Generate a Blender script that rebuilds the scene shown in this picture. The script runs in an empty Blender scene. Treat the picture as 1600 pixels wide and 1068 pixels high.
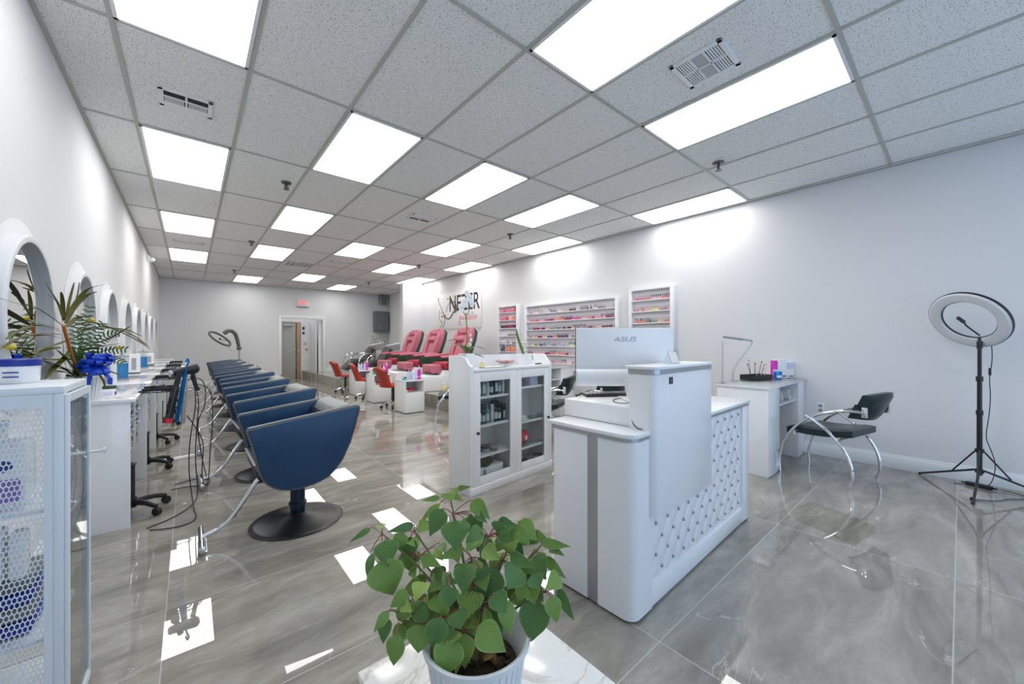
import bpy, bmesh, math, random
from mathutils import Vector, Matrix
R = math.radians
PI = math.pi
rnd = random.Random(7)
C = bpy.context.scene.collection

# ------------------------------------------------------------------ camera
EYE = 1.245
YAW = 40.26
cam_d = bpy.data.cameras.new('camera')
cam_d.sensor_width = 36
cam_d.lens = 594 / 1600 * 36
cam_d.clip_start = .05
cam = bpy.data.objects.new('camera', cam_d)
C.objects.link(cam)
cam.location = (0, 0, EYE)
cam.rotation_euler = (R(90), 0, R(-YAW))
bpy.context.scene.camera = cam
sc = bpy.context.scene
sc.view_settings.view_transform = 'Standard'
sc.view_settings.look = 'None'
sc.view_settings.gamma = 1
sc.view_settings.use_curve_mapping = False
sc.view_settings.exposure = 0.30
PANEL_STRENGTH = 5.5      # fluorescent ceiling panels
DAY_STRENGTH = 1.7        # daylight through the shop front behind the camera
# ------------------------------------------------------------------ world
w = bpy.data.worlds.new('daylight')
sc.world = w
w.use_nodes = True
nt = w.node_tree
bg = nt.nodes['Background']
bg.inputs[0].default_value = (.50, .70, 1.0, 1)
bg.inputs[1].default_value = DAY_STRENGTH
sc.cycles.max_bounces = 10
sc.cycles.diffuse_bounces = 5
sc.cycles.glossy_bounces = 4
sc.cycles.transmission_bounces = 6
sc.cycles.transparent_max_bounces = 12
sc.cycles.caustics_reflective = False
sc.cycles.caustics_refractive = False
sc.cycles.sample_clamp_indirect = 4
sc.cycles.use_denoising = True
try:
    sc.cycles.denoiser = 'OPENIMAGEDENOISE'
except Exception:
    pass

SY, CY_ = math.sin(R(YAW)), math.cos(R(YAW))


def at(u, v, d):
    """world point seen at pixel (u, v) at camera depth d metres"""
    l = (u - 800) / 594 * d
    return Vector((SY * d + CY_ * l, CY_ * d - SY * l, EYE + (533.4 - v) / 594 * d))


# ------------------------------------------------------------------ materials
def mat(name, col, rough=.5, metal=0, spec=.5, coat=0, trans=0, emis=None, estr=0, ior=1.45, alpha=1):
    m = bpy.data.materials.new(name)
    m.use_nodes = True
    b = m.node_tree.nodes['Principled BSDF']
    b.inputs['Base Color'].default_value = (*col, 1)
    b.inputs['Roughness'].default_value = rough
    b.inputs['Metallic'].default_value = metal
    b.inputs['Specular IOR Level'].default_value = spec
    b.inputs['Coat Weight'].default_value = coat
    b.inputs['Coat Roughness'].default_value = .05
    b.inputs['Transmission Weight'].default_value = trans
    b.inputs['IOR'].default_value = ior
    b.inputs['Alpha'].default_value = alpha
    if emis:
        b.inputs['Emission Color'].default_value = (*emis, 1)
        b.inputs['Emission Strength'].default_value = estr
    return m


def noisy(m, scale, amt, bump=0, bscale=None):
    """a little tone variation and/or bump on a principled material"""
    n = m.node_tree.nodes
    l = m.node_tree.links
    b = n['Principled BSDF']
    tc = n.new('ShaderNodeTexCoord')
    if amt:
        no = n.new('ShaderNodeTexNoise')
        no.inputs['Scale'].default_value = scale
        no.inputs['Detail'].default_value = 5
        l.new(tc.outputs['Object'], no.inputs['Vector'])
        c = b.inputs['Base Color'].default_value[:3]
        mx = n.new('ShaderNodeMix')
        mx.data_type = 'RGBA'
        mx.inputs[6].default_value = (*[x * (1 - amt) for x in c], 1)
        mx.inputs[7].default_value = (*[min(1, x * (1 + amt)) for x in c], 1)
        l.new(no.outputs['Fac'], mx.inputs[0])
        l.new(mx.outputs[2], b.inputs['Base Color'])
    if bump:
        n2 = n.new('ShaderNodeTexNoise')
        n2.inputs['Scale'].default_value = bscale or scale
        n2.inputs['Detail'].default_value = 4
        l.new(tc.outputs['Object'], n2.inputs['Vector'])
        bp = n.new('ShaderNodeBump')
        bp.inputs['Strength'].default_value = bump
        bp.inputs['Distance'].default_value = .004
        l.new(n2.outputs['Fac'], bp.inputs['Height'])
        l.new(bp.outputs['Normal'], b.inputs['Normal'])
    return m


M = {}
M['wall'] = noisy(mat('wall_paint', (.75, .75, .765), .75, spec=.2), 3, .01, .06, 260)
M['trim'] = mat('trim_paint', (.82, .83, .84), .4)
M['grid'] = mat('ceiling_grid_paint', (.47, .48, .44), .5)
M['white'] = noisy(mat('white_lacquer', (.84, .845, .86), .22, spec=.5), 5, .012)
M['whitegloss'] = mat('white_gloss', (.84, .845, .865), .07, spec=.5, coat=.3)
M['whitemetal'] = mat('white_powder_coat', (.74, .79, .83), .35)
M['silver'] = mat('brushed_silver', (.45, .46, .48), .32, metal=.8)
M['chrome'] = mat('chrome', (.82, .83, .85), .08, metal=1)
M['darkmetal'] = mat('dark_nickel', (.12, .12, .12), .3, metal=.7)
M['mirror'] = mat('mirror_glass', (.88, .89, .89), .01, metal=1)
M['black'] = noisy(mat('black_plastic', (.016, .017, .02), .35), 20, .2)
M['blackgloss'] = mat('black_gloss', (.01, .012, .014), .12, coat=.4)
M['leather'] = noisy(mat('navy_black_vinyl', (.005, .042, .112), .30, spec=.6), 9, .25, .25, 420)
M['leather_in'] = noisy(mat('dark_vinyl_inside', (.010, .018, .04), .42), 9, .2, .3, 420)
M['piping'] = mat('grey_vinyl_edge', (.13, .135, .14), .35)
M['backgrey'] = noisy(mat('grey_vinyl_back', (.27, .28, .28), .45), 8, .1, .2, 400)
M['greenleather'] = noisy(mat('black_green_vinyl', (.008, .022, .024), .3, spec=.6), 9, .2, .2, 420)
M['greyleather'] = noisy(mat('grey_shampoo_vinyl', (.06, .065, .06), .35), 9, .2)
M['red'] = noisy(mat('red_orange_vinyl', (.40, .036, .018), .35), 9, .08, .1, 300)
M['pink'] = noisy(mat('rose_pink_leather', (.56, .165, .225), .42), 7, .08, .25, 260)
M['pinkdark'] = noisy(mat('crimson_leather', (.45, .03, .07), .42), 7, .08)
M['spagreen'] = mat('dark_green_shell', (.03, .07, .045), .35)
M['blackrubber'] = mat('rubber', (.012, .012, .013), .6)
def thin_glass(name, tint=(.93, .95, .95)):
    m = bpy.data.materials.new(name); m.use_nodes = True
    n = m.node_tree.nodes; l = m.node_tree.links
    n.remove(n['Principled BSDF'])
    out = n['Material Output']
    tr = n.new('ShaderNodeBsdfTransparent'); tr.inputs[0].default_value = (*tint, 1)
    gl = n.new('ShaderNodeBsdfGlossy'); gl.inputs['Roughness'].default_value = .01
    lw = n.new('ShaderNodeLayerWeight'); lw.inputs[0].default_value = .5
    pw = n.new('ShaderNodeMath'); pw.operation = 'POWER'; pw.inputs[1].default_value = 4.5
    fr = n.new('ShaderNodeMath'); fr.operation = 'MULTIPLY_ADD'; fr.inputs[1].default_value = .8; fr.inputs[2].default_value = .03
    l.new(lw.outputs['Facing'], pw.inputs[0]); l.new(pw.outputs[0], fr.inputs[0])
    mx = n.new('ShaderNodeMixShader')
    l.new(fr.outputs[0], mx.inputs[0]); l.new(tr.outputs[0], mx.inputs[1]); l.new(gl.outputs[0], mx.inputs[2])
    l.new(mx.outputs[0], out.inputs[0])
    return m


M['glass'] = thin_glass('clear_glass')
M['blueliquid'] = mat('blue_disinfectant', (.01, .22, .55), .1, coat=.5)
M['cord'] = mat('black_cord', (.012, .013, .02), .5)
M['bluemetal'] = mat('blue_anodised', (.02, .22, .60), .2, metal=.6)
M['orange'] = mat('orange_stem', (.55, .16, .03), .5)
M['bow'] = noisy(mat('royal_blue_ribbon', (.008, .07, .62), .3, spec=.6), 12, .15)
M['daisy'] = mat('yellow_button_flower', (.62, .5, .06), .6)
M['soil'] = noisy(mat('potting_soil', (.045, .028, .016), .9), 60, .5, .8, 90)
M['dryleaf'] = noisy(mat('dry_leaf', (.42, .24, .09), .7), 60, .45)
M['terrazzo'] = mat('white_pot', (.78, .80, .80), .35)
M['yellow'] = mat('yellow_liquid', (.80, .62, .12), .25)
M['magenta'] = mat('magenta_bottle', (.70, .04, .50), .25)
M['lilac'] = mat('lilac_bottle', (.62, .60, .82), .3)
M['skybottle'] = mat('pale_blue_bottle', (.50, .68, .85), .3)
M['teal'] = mat('teal_plastic', (.05, .50, .60), .3)
M['redgloss'] = mat('red_gloss', (.62, .03, .05), .25)
M['paper'] = mat('paper', (.80, .80, .80), .7)
M['greybox'] = mat('grey_metal_box', (.16, .175, .18), .45)
M['doorgreen'] = noisy(mat('grey_green_door', (.42, .43, .39), .5), 2, .05)
M['wood'] = noisy(mat('tan_wood_door', (.42, .27, .18), .5), 6, .12)
M['exitred'] = mat('exit_letters', (.75, .05, .06), .4, emis=(1, .08, .08), estr=.5)
M['ink'] = mat('black_ink', (.02, .02, .02), .5)
M['inkred'] = mat('pink_red_ink', (.75, .15, .17), .5)
M['inkblue'] = mat('navy_print', (.03, .05, .25), .5)
M['logo'] = mat('grey_print', (.42, .45, .50), .3)
M['diffuser'] = mat('light_diffuser', (.9, .9, .9), .4, emis=(1.0, 1.0, .975), estr=PANEL_STRENGTH)
M['ringdiff'] = mat('ring_lamp_diffuser', (.66, .69, .74), .45)
M['vent_dark'] = mat('vent_shadow', (.02, .024, .03), .8)
M['leafdark'] = None
M['lino'] = mat('cardboard', (.45, .33, .2), .8)
M['purple'] = mat('purple_print', (.30, .18, .50), .5)
M['crystal'] = mat('crystal_button', (.38, .39, .42), .05, metal=.9)
M['beige'] = mat('beige_plastic', (.60, .50, .42), .5)
M['screen'] = mat('screen_glass', (.02, .02, .025), .08)
M['navyblue'] = mat('navy_lid', (.01, .03, .28), .35)
M['facered'] = mat('lip_red', (.6, .06, .12), .5)
M['pinkcandy'] = noisy(mat('pink_candy', (.80, .45, .45), .5), 40, .3)
M['hoodgrey'] = mat('olive_grey_plastic', (.13, .135, .11), .35)


def leaf_mat(name, c1, c2, rim):
    m = mat(name, c1, .42, spec=.4)
    n = m.node_tree.nodes
    l = m.node_tree.links
    b = n['Principled BSDF']
    uv = n.new('ShaderNodeUVMap')
    sep = n.new('ShaderNodeSeparateXYZ')
    l.new(uv.outputs[0], sep.inputs[0])
    # side veins: chevrons from the midrib
    ab = n.new('ShaderNodeMath'); ab.operation = 'ABSOLUTE'
    l.new(sep.outputs[0], ab.inputs[0])
    k = n.new('ShaderNodeMath'); k.operation = 'MULTIPLY_ADD'
    k.inputs[1].default_value = -.5
    l.new(ab.outputs[0], k.inputs[0]); l.new(sep.outputs[1], k.inputs[2])
    s = n.new('ShaderNodeMath'); s.operation = 'MULTIPLY'; s.inputs[1].default_value = 55
    l.new(k.outputs[0], s.inputs[0])
    si = n.new('ShaderNodeMath'); si.operation = 'SINE'
    l.new(s.outputs[0], si.inputs[0])
    cr = n.new('ShaderNodeValToRGB')
    cr.color_ramp.elements[0].position = .88; cr.color_ramp.elements[0].color = (0, 0, 0, 1)
    cr.color_ramp.elements[1].position = 1.0; cr.color_ramp.elements[1].color = (.6, .6, .6, 1)
    l.new(si.outputs[0], cr.inputs[0])
    no = n.new('ShaderNodeTexNoise'); no.inputs['Scale'].default_value = 25
    tc = n.new('ShaderNodeTexCoord'); l.new(tc.outputs['Object'], no.inputs['Vector'])
    mx = n.new('ShaderNodeMix'); mx.data_type = 'RGBA'
    mx.inputs[6].default_value = (*c1, 1); mx.inputs[7].default_value = (*c2, 1)
    l.new(no.outputs['Fac'], mx.inputs[0])
    mv = n.new('ShaderNodeMix'); mv.data_type = 'RGBA'
    mv.inputs[7].default_value = (*rim, 1)
    l.new(cr.outputs[0], mv.inputs[0]); l.new(mx.outputs[2], mv.inputs[6])
    # pale margin
    er = n.new('ShaderNodeValToRGB')
    er.color_ramp.elements[0].position = .86; er.color_ramp.elements[0].color = (0, 0, 0, 1)
    er.color_ramp.elements[1].position = 1.0; er.color_ramp.elements[1].color = (.7, .7, .7, 1)
    l.new(ab.outputs[0], er.inputs[0])
    me = n.new('ShaderNodeMix'); me.data_type = 'RGBA'
    me.inputs[7].default_value = (*rim, 1)
    l.new(er.outputs[0], me.inputs[0]); l.new(mv.outputs[2], me.inputs[6])
    l.new(me.outputs[2], b.inputs['Base Color'])
    b.inputs['Subsurface Weight'].default_value = 0
    return m


M['leafdark'] = leaf_mat('leaf_dark_green', (.060, .150, .040), (.11, .22, .05), (.20, .34, .12))
M['leafmid'] = leaf_mat('leaf_mid_green', (.135, .245, .045), (.21, .33, .065), (.32, .46, .16))
M['leaflight'] = leaf_mat('leaf_light_green', (.22, .36, .06), (.30, .44, .09), (.46, .58, .22))
M['frond'] = noisy(mat('frond_bronze_green', (.075, .072, .012), .55, spec=.25), 30, .6)
M['frondgreen'] = noisy(mat('fern_green', (.045, .14, .03), .45), 30, .4)
M['orchidleaf'] = noisy(mat('orchid_leaf_green', (.12, .22, .05), .4), 10, .4)
M['stem'] = noisy(mat('plant_stem', (.16, .18, .06), .6), 40, .4)
M['stemred'] = mat('red_petiole', (.30, .08, .07), .5)


def floor_mat():
    m = mat('polished_marble_tile', (.3, .3, .29), .006, spec=.5, ior=1.70)
    n = m.node_tree.nodes; l = m.node_tree.links; b = n['Principled BSDF']
    g = n.new('ShaderNodeNewGeometry')
    mp = n.new('ShaderNodeMapping')
    mp.inputs['Location'].default_value = (.085 + 1.575 * 4, -.02 + .79 * 10, 0)
    l.new(g.outputs['Position'], mp.inputs[0])
    br = n.new('ShaderNodeTexBrick')
    br.offset = 0; br.squash = 1
    br.inputs['Scale'].default_value = 1
    br.inputs['Brick Width'].default_value = 1.575
    br.inputs['Row Height'].default_value = .79
    br.inputs['Mortar Size'].default_value = .0022
    br.inputs['Mortar Smooth'].default_value = 0
    br.inputs['Bias'].default_value = 0
    br.inputs['Color1'].default_value = (.0, .0, .0, 1)
    br.inputs['Color2'].default_value = (1, 1, 1, 1)
    br.inputs['Mortar'].default_value = (.5, .5, .5, 1)
    l.new(mp.outputs[0], br.inputs['Vector'])
    # per tile offset so the veining breaks at the joints
    ofs = n.new('ShaderNodeVectorMath'); ofs.operation = 'SCALE'; ofs.inputs['Scale'].default_value = 9
    l.new(br.outputs['Color'], ofs.inputs[0])
    add = n.new('ShaderNodeVectorMath'); add.operation = 'ADD'
    l.new(g.outputs['Position'], add.inputs[0]); l.new(ofs.outputs[0], add.inputs[1])
    rot = n.new('ShaderNodeMapping')
    rot.inputs['Rotation'].default_value = (0, 0, R(-28))
    rot.inputs['Scale'].default_value = (.8, 2.4, 1)
    l.new(add.outputs[0], rot.inputs[0])
    n1 = n.new('ShaderNodeTexNoise'); n1.inputs['Scale'].default_value = 2.1
    n1.inputs['Detail'].default_value = 12; n1.inputs['Roughness'].default_value = .68
    n1.inputs['Distortion'].default_value = .5
    l.new(rot.outputs[0], n1.inputs['Vector'])
    cr = n.new('ShaderNodeValToRGB')
    e = cr.color_ramp.elements
    e[0].position = .28; e[0].color = (.17, .158, .135, 1)
    e[1].position = .72; e[1].color = (.47, .445, .395, 1)
    x = e.new(.5); x.color = (.30, .283, .248, 1)
    l.new(n1.outputs['Fac'], cr.inputs[0])
    # thin pale veins
    n2 = n.new('ShaderNodeTexNoise'); n2.inputs['Scale'].default_value = 1.1
    n2.inputs['Detail'].default_value = 6; n2.inputs['Roughness'].default_value = .55
    n2.inputs['Distortion'].default_value = 1.1
    l.new(rot.outputs[0], n2.inputs['Vector'])
    sb = n.new('ShaderNodeMath'); sb.operation = 'SUBTRACT'; sb.inputs[1].default_value = .5
    l.new(n2.outputs['Fac'], sb.inputs[0])
    ab = n.new('ShaderNodeMath'); ab.operation = 'ABSOLUTE'; l.new(sb.outputs[0], ab.inputs[0])
    vr = n.new('ShaderNodeValToRGB')
    vr.color_ramp.elements[0].position = 0; vr.color_ramp.elements[0].color = (.55, .55, .55, 1)
    vr.color_ramp.elements[1].position = .006; vr.color_ramp.elements[1].color = (0, 0, 0, 1)
    l.new(ab.outputs[0], vr.inputs[0])
    n3 = n.new('ShaderNodeTexNoise'); n3.inputs['Scale'].default_value = 2.2
    l.new(add.outputs[0], n3.inputs['Vector'])
    n3r = n.new('ShaderNodeValToRGB')
    n3r.color_ramp.elements[0].position = .5; n3r.color_ramp.elements[1].position = .62
    l.new(n3.outputs['Fac'], n3r.inputs[0])
    vm = n.new('ShaderNodeMath'); vm.operation = 'MULTIPLY'
    l.new(vr.outputs[0], vm.inputs[0]); l.new(n3r.outputs[0], vm.inputs[1])
    m1 = n.new('ShaderNodeMix'); m1.data_type = 'RGBA'
    m1.inputs[7].default_value = (.72, .70, .67, 1)
    l.new(vm.outputs[0], m1.inputs[0]); l.new(cr.outputs[0], m1.inputs[6])
    m2 = n.new('ShaderNodeMix'); m2.data_type = 'RGBA'
    m2.inputs[7].default_value = (.50, .49, .46, 1)
    l.new(br.outputs['Fac'], m2.inputs[0]); l.new(m1.outputs[2], m2.inputs[6])
    l.new(m2.outputs[2], b.inputs['Base Color'])
    return m


def ceil_mat():
    m = mat('acoustic_tile', (.62, .63, .63), .9, spec=.1)
    n = m.node_tree.nodes; l = m.node_tree.links; b = n['Principled BSDF']
    g = n.new('ShaderNodeNewGeometry')
    no = n.new('ShaderNodeTexNoise'); no.inputs['Scale'].default_value = 150
    no.inputs['Detail'].default_value = 2
    l.new(g.outputs['Position'], no.inputs['Vector'])
    cr = n.new('ShaderNodeValToRGB')
    e = cr.color_ramp.elements
    e[0].position = .33; e[0].color = (.22, .22, .22, 1)
    e[1].position = .40; e[1].color = (.86, .865, .855, 1)
    l.new(no.outputs['Fac'], cr.inputs[0])
    l.new(cr.outputs[0], b.inputs['Base Color'])
    bp = n.new('ShaderNodeBump'); bp.inputs['Strength'].default_value = .3; bp.inputs['Distance'].default_value = .003
    l.new(no.outputs['Fac'], bp.inputs['Height']); l.new(bp.outputs[0], b.inputs['Normal'])
    return m


def marble_mat():
    m = mat('white_marble', (.78, .78, .76), .12, coat=.2)
    n = m.node_tree.nodes; l = m.node_tree.links; b = n['Principled BSDF']
    tc = n.new('ShaderNodeTexCoord')
    no = n.new('ShaderNodeTexNoise'); no.inputs['Scale'].default_value = 3
    no.inputs['Detail'].default_value = 6; no.inputs['Distortion'].default_value = 2
    l.new(tc.outputs['Object'], no.inputs['Vector'])
    cr = n.new('ShaderNodeValToRGB')
    e = cr.color_ramp.elements
    e[0].position = .47; e[0].color = (.80, .80, .78, 1)
    e[1].position = .53; e[1].color = (.80, .80, .78, 1)
    x = e.new(.5); x.color = (.62, .60, .55, 1)
    l.new(no.outputs['Fac'], cr.inputs[0]); l.new(cr.outputs[0], b.inputs['Base Color'])
    return m


M['floor'] = floor_mat()
M['ceil'] = ceil_mat()
M['marble'] = marble_mat()


# ------------------------------------------------------------------ mesh helpers
class MB:
    def __init__(s):
        s.bm = bmesh.new()
        s.uv = None

    def _add(s, tmp, mi=0, mtx=None):
        if mtx is not None:
            bmesh.ops.transform(tmp, matrix=mtx, verts=tmp.verts)
        me = bpy.data.meshes.new('tmp')
        for f in tmp.faces:
            f.material_index = mi
        tmp.to_mesh(me); tmp.free()
        s.bm.from_mesh(me)
        bpy.data.meshes.remove(me)
        return s

    def box(s, x0, x1, y0, y1, z0, z1, mi=0, bev=0, seg=2, mtx=None):
        t = bmesh.new()
        bmesh.ops.create_cube(t, size=1)
        for v in t.verts:
            v.co = Vector(((x0 + x1) / 2 + v.co.x * (x1 - x0), (y0 + y1) / 2 + v.co.y * (y1 - y0), (z0 + z1) / 2 + v.co.z * (z1 - z0)))
        if bev:
            bmesh.ops.bevel(t, geom=t.edges[:], offset=bev, segments=seg, profile=.5, affect='EDGES')
        return s._add(t, mi, mtx)

    def cyl(s, p0, p1, r0, r1=None, seg=16, mi=0, cap=True):
        p0, p1 = Vector(p0), Vector(p1)
        r1 = r0 if r1 is None else r1
        t = bmesh.new()
        d = p1 - p0
        bmesh.ops.create_cone(t, cap_ends=cap, segments=seg, radius1=r0, radius2=r1, depth=d.length)
        q = d.to_track_quat('Z', 'Y').to_matrix().to_4x4()
        return s._add(t, mi, Matrix.Translation((p0 + p1) / 2) @ q)

    def sph(s, c, r, mi=0, sc=(1, 1, 1), seg=12, mtx=None):
        t = bmesh.new()
        bmesh.ops.create_uvsphere(t, u_segments=seg, v_segments=max(6, seg // 2 + 2), radius=r)
        m = Matrix.Translation(c) @ (mtx or Matrix()) @ Matrix.Diagonal((*sc, 1))
        return s._add(t, mi, m)

    def tube(s, pts, r, seg=8, mi=0, closed=False, smooth=0):
        pts = [Vector(p) for p in pts]
        for _ in range(smooth):   # Chaikin-like subdivision keeping the ends
            q = [pts[0]] if not closed else []
            n = len(pts)
            for i in range(n if closed else n - 1):
                a, b = pts[i], pts[(i + 1) % n]
                q += [a * .75 + b * .25, a * .25 + b * .75]
            if not closed:
                q.append(pts[-1])
            pts = q
        n = len(pts)
        rs = r if isinstance(r, (list, tuple)) else [r] * n
        if len(rs) != n:
            rs = [rs[0] + (rs[-1] - rs[0]) * i / (n - 1) for i in range(n)]
        rings = []
        up = Vector((0, 0, 1))
        prev = None
        for i, p in enumerate(pts):
            a = pts[i - 1] if (i > 0 or closed) else p
            b = pts[(i + 1) % n] if (i < n - 1 or closed) else p
            d = (b - a).normalized()
            if prev is None:
                x = d.cross(up)
                if x.length < .05:
                    x = d.cross(Vector((1, 0, 0)))
            else:
                x = prev - d * prev.dot(d)
            x.normalize()
            prev = x
            y = d.cross(x)
            rings.append([s.bm.verts.new(p + (x * math.cos(2 * PI * k / seg) + y * math.sin(2 * PI * k / seg)) * rs[i]) for k in range(seg)])
        m = n if closed else n - 1
        for i in range(m):
            a, b = rings[i], rings[(i + 1) % n]
            for k in range(seg):
                f = s.bm.faces.new((a[k], a[(k + 1) % seg], b[(k + 1) % seg], b[k]))
                f.material_index = mi
        if not closed:
            f = s.bm.faces.new(rings[0][::-1]); f.material_index = mi
            f = s.bm.faces.new(rings[-1]); f.material_index = mi
        return s

    def lathe(s, prof, c=(0, 0, 0), seg=24, mi=0, mtx=None):
        t = bmesh.new()
        rings = []
        for r, z in prof:
            if r < 1e-5:
                rings.append([t.verts.new((0, 0, z))])
            else:
                rings.append([t.verts.new((r * math.cos(2 * PI * k / seg), r * math.sin(2 * PI * k / seg), z)) for k in range(seg)])
        for a, b in zip(rings, rings[1:]):
            for k in range(seg):
                j = (k + 1) % seg
                if len(a) == 1 and len(b) == 1:
                    continue
                if len(a) == 1:
                    t.faces.new((a[0], b[j], b[k]))
                elif len(b) == 1:
                    t.faces.new((a[k], a[j], b[0]))
                else:
                    t.faces.new((a[k], a[j], b[j], b[k]))
        bmesh.ops.recalc_face_normals(t, faces=t.faces[:])
        return s._add(t, mi, Matrix.Translation(c) @ (mtx or Matrix()))

    def prism(s, poly, axis, a, b, mi=0, bev=0, mtx=None):
        """polygon in the two other axes (in x,y,z order), extruded along axis from a to b"""
        t = bmesh.new()

        def P(p, h):
            return {'x': (h, p[0], p[1]), 'y': (p[0], h, p[1]), 'z': (p[0], p[1], h)}[axis]
        A = [t.verts.new(P(p, a)) for p in poly]
        B = [t.verts.new(P(p, b)) for p in poly]
        n = len(poly)
        t.faces.new(A); t.faces.new(B[::-1])
        for i in range(n):
            j = (i + 1) % n
            t.faces.new((A[i], B[i], B[j], A[j]))
        bmesh.ops.recalc_face_normals(t, faces=t.faces[:])
        if bev:
            ed = [e for e in t.edges if abs(e.calc_face_angle(0)) > R(25)]
            bmesh.ops.bevel(t, geom=ed, offset=bev, segments=2, profile=.5, affect='EDGES')
        return s._add(t, mi, mtx)

    def quad(s, a, b, c, d, mi=0):
        f = s.bm.faces.new([s.bm.verts.new(p) for p in (a, b, c, d)])
        f.material_index = mi
        return s

    def grid(s, fn, nu, nv, mi=0, flip=False):
        V = [[s.bm.verts.new(fn(i / nu, j / nv)) for j in range(nv + 1)] for i in range(nu + 1)]
        for i in range(nu):
            for j in range(nv):
                q = (V[i][j], V[i + 1][j], V[i + 1][j + 1], V[i][j + 1])
                f = s.bm.faces.new(q[::-1] if flip else q)
                f.material_index = mi
        return s

    def build(s, name, mats, parent=None, ang=35, loc=None):
        me = bpy.data.meshes.new(name)
        s.bm.to_mesh(me); s.bm.free()
        for m in (mats if isinstance(mats, (list, tuple)) else [mats]):
            me.materials.append(M[m] if isinstance(m, str) else m)
        me.polygons.foreach_set('use_smooth', [True] * len(me.polygons))
        try:
            me.set_sharp_from_angle(angle=R(ang))
        except Exception:
            pass
        me.update()
        o = bpy.data.objects.new(name, me)
        C.objects.link(o)
        if parent:
            o.parent = parent
        if loc:
            o.location = loc
        return o


def tag(o, label, cat, group=None):
    o['label'] = label; o['category'] = cat
    if group:
        o['group'] = group
    return o


def thing(name, label, cat, loc=(0, 0, 0), rz=0, group=None):
    o = bpy.data.objects.new(name, None)
    o.empty_display_size = .1
    C.objects.link(o)
    o.location = loc; o.rotation_euler = (0, 0, R(rz))
    return tag(o, label, cat, group)


def struct(o):
    o['kind'] = 'structure'
    return o


def dup(root, loc=None, rz=None, label=None, group=None):
    r = root.copy(); C.objects.link(r)
    if loc is not None: r.location = loc
    if rz is not None: r.rotation_euler = (0, 0, R(rz))
    if label: r['label'] = label
    if group: r['group'] = group
    for ch in list(root.children):
        c = ch.copy(); C.objects.link(c); c.parent = r
        for g in list(ch.children):
            d = g.copy(); C.objects.link(d); d.parent = c
    return r


ORD = ['first', 'second', 'third', 'fourth', 'fifth', 'sixth', 'seventh', 'eighth', 'ninth', 'tenth', 'eleventh', 'twelfth', 'thirteenth',
       'fourteenth', 'fifteenth', 'sixteenth', 'seventeenth', 'eighteenth', 'nineteenth', 'twentieth']


def nth(k):
    if k < 20: return ORD[k]
    k += 1
    return '%d%s' % (k, {1: 'st', 2: 'nd', 3: 'rd'}.get(k % 10, 'th') if k % 100 not in (11, 12, 13) else 'th')


def text_mesh(name, body, size, mats, parent, mtx, ext=.001, xs=1.0, shear=0, offset=0):
    cu = bpy.data.curves.new(name, 'FONT')
    cu.body = body; cu.size = size; cu.extrude = ext; cu.shear = shear; cu.offset = offset
    cu.align_x = 'CENTER'; cu.align_y = 'CENTER'
    to = bpy.data.objects.new(name, cu)
    me = bpy.data.meshes.new_from_object(to)
    bpy.data.objects.remove(to)
    me.transform(mtx @ Matrix.Diagonal((xs, 1, 1, 1)))
    me.materials.clear()
    me.materials.append(M[mats])
    o = bpy.data.objects.new(name, me)
    C.objects.link(o)
    if parent: o.parent = parent
    return o


# text lying in the XZ plane facing -Y, and on a wall facing -X
FACE_MY = Matrix.Rotation(R(90), 4, 'X')
FACE_MX = Matrix.Rotation(R(-90), 4, 'Z') @ Matrix.Rotation(R(90), 4, 'X')
FACE_PX = Matrix.Rotation(R(90), 4, 'Z') @ Matrix.Rotation(R(90), 4, 'X')

# ------------------------------------------------------------------ the room
XL, XR, YB, YF, HC = -.63, 5.30, 13.83, -2.4, 2.985
JX0, JY0, JY1 = 4.66, 10.35, 10.55          # pier sticking out of the right wall
b = MB().box(XL - .1, XR + .5, YF - .1, YB + 2.2, -.1, 0)
struct(b.build('floor', 'floor'))
b = MB().box(XL - .1, XR + .6, YF - .1, YB + .1, HC, HC + .05)
struct(b.build('ceiling', 'ceil'))
struct(MB().box(XL - .12, XL, YF - .1, YB + .12, 0, HC).build('wall_left', 'wall'))
struct(MB().box(XR, XR + .12, YF - .1, JY0, 0, HC).build('wall_right', 'wall'))
b = MB().box(JX0, XR + .5, JY0, JY1, 0, HC)
b.box(5.64, 5.76, JY1, YB + .12, 0, HC)
struct(b.build('wall_right_alcove', 'wall'))
DX0, DX1, DZ = 2.20, 3.40, 2.0
b = MB().box(XL, DX0, YB, YB + .12, 0, HC).box(DX1, 5.7, YB, YB + .12, 0, HC).box(DX0, DX1, YB, YB + .12, DZ, HC)
struct(b.build('wall_back', 'wall'))
# front wall behind the camera: piers and header round the shop-front glazing
b = MB().box(XL, XR, YF - .1, YF, 2.6, HC).box(XL, XL + .3, YF - .1, YF, 0, 2.6).box(XR - .3, XR, YF - .1, YF, 0, 2.6)
b.box(XL, XR, YF - .1, YF, 0, .15)
struct(b.build('wall_front', 'wall'))
b = MB()
for x in (XL + .3, 1.0, 2.35, 3.7, XR - .34):
    b.box(x, x + .05, YF - .08, YF - .02, .15, 2.6)
b.box(XL + .3, XR - .3, YF - .08, YF - .02, 2.0, 2.05)
struct(b.build('window_1', 'silver'))
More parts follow.
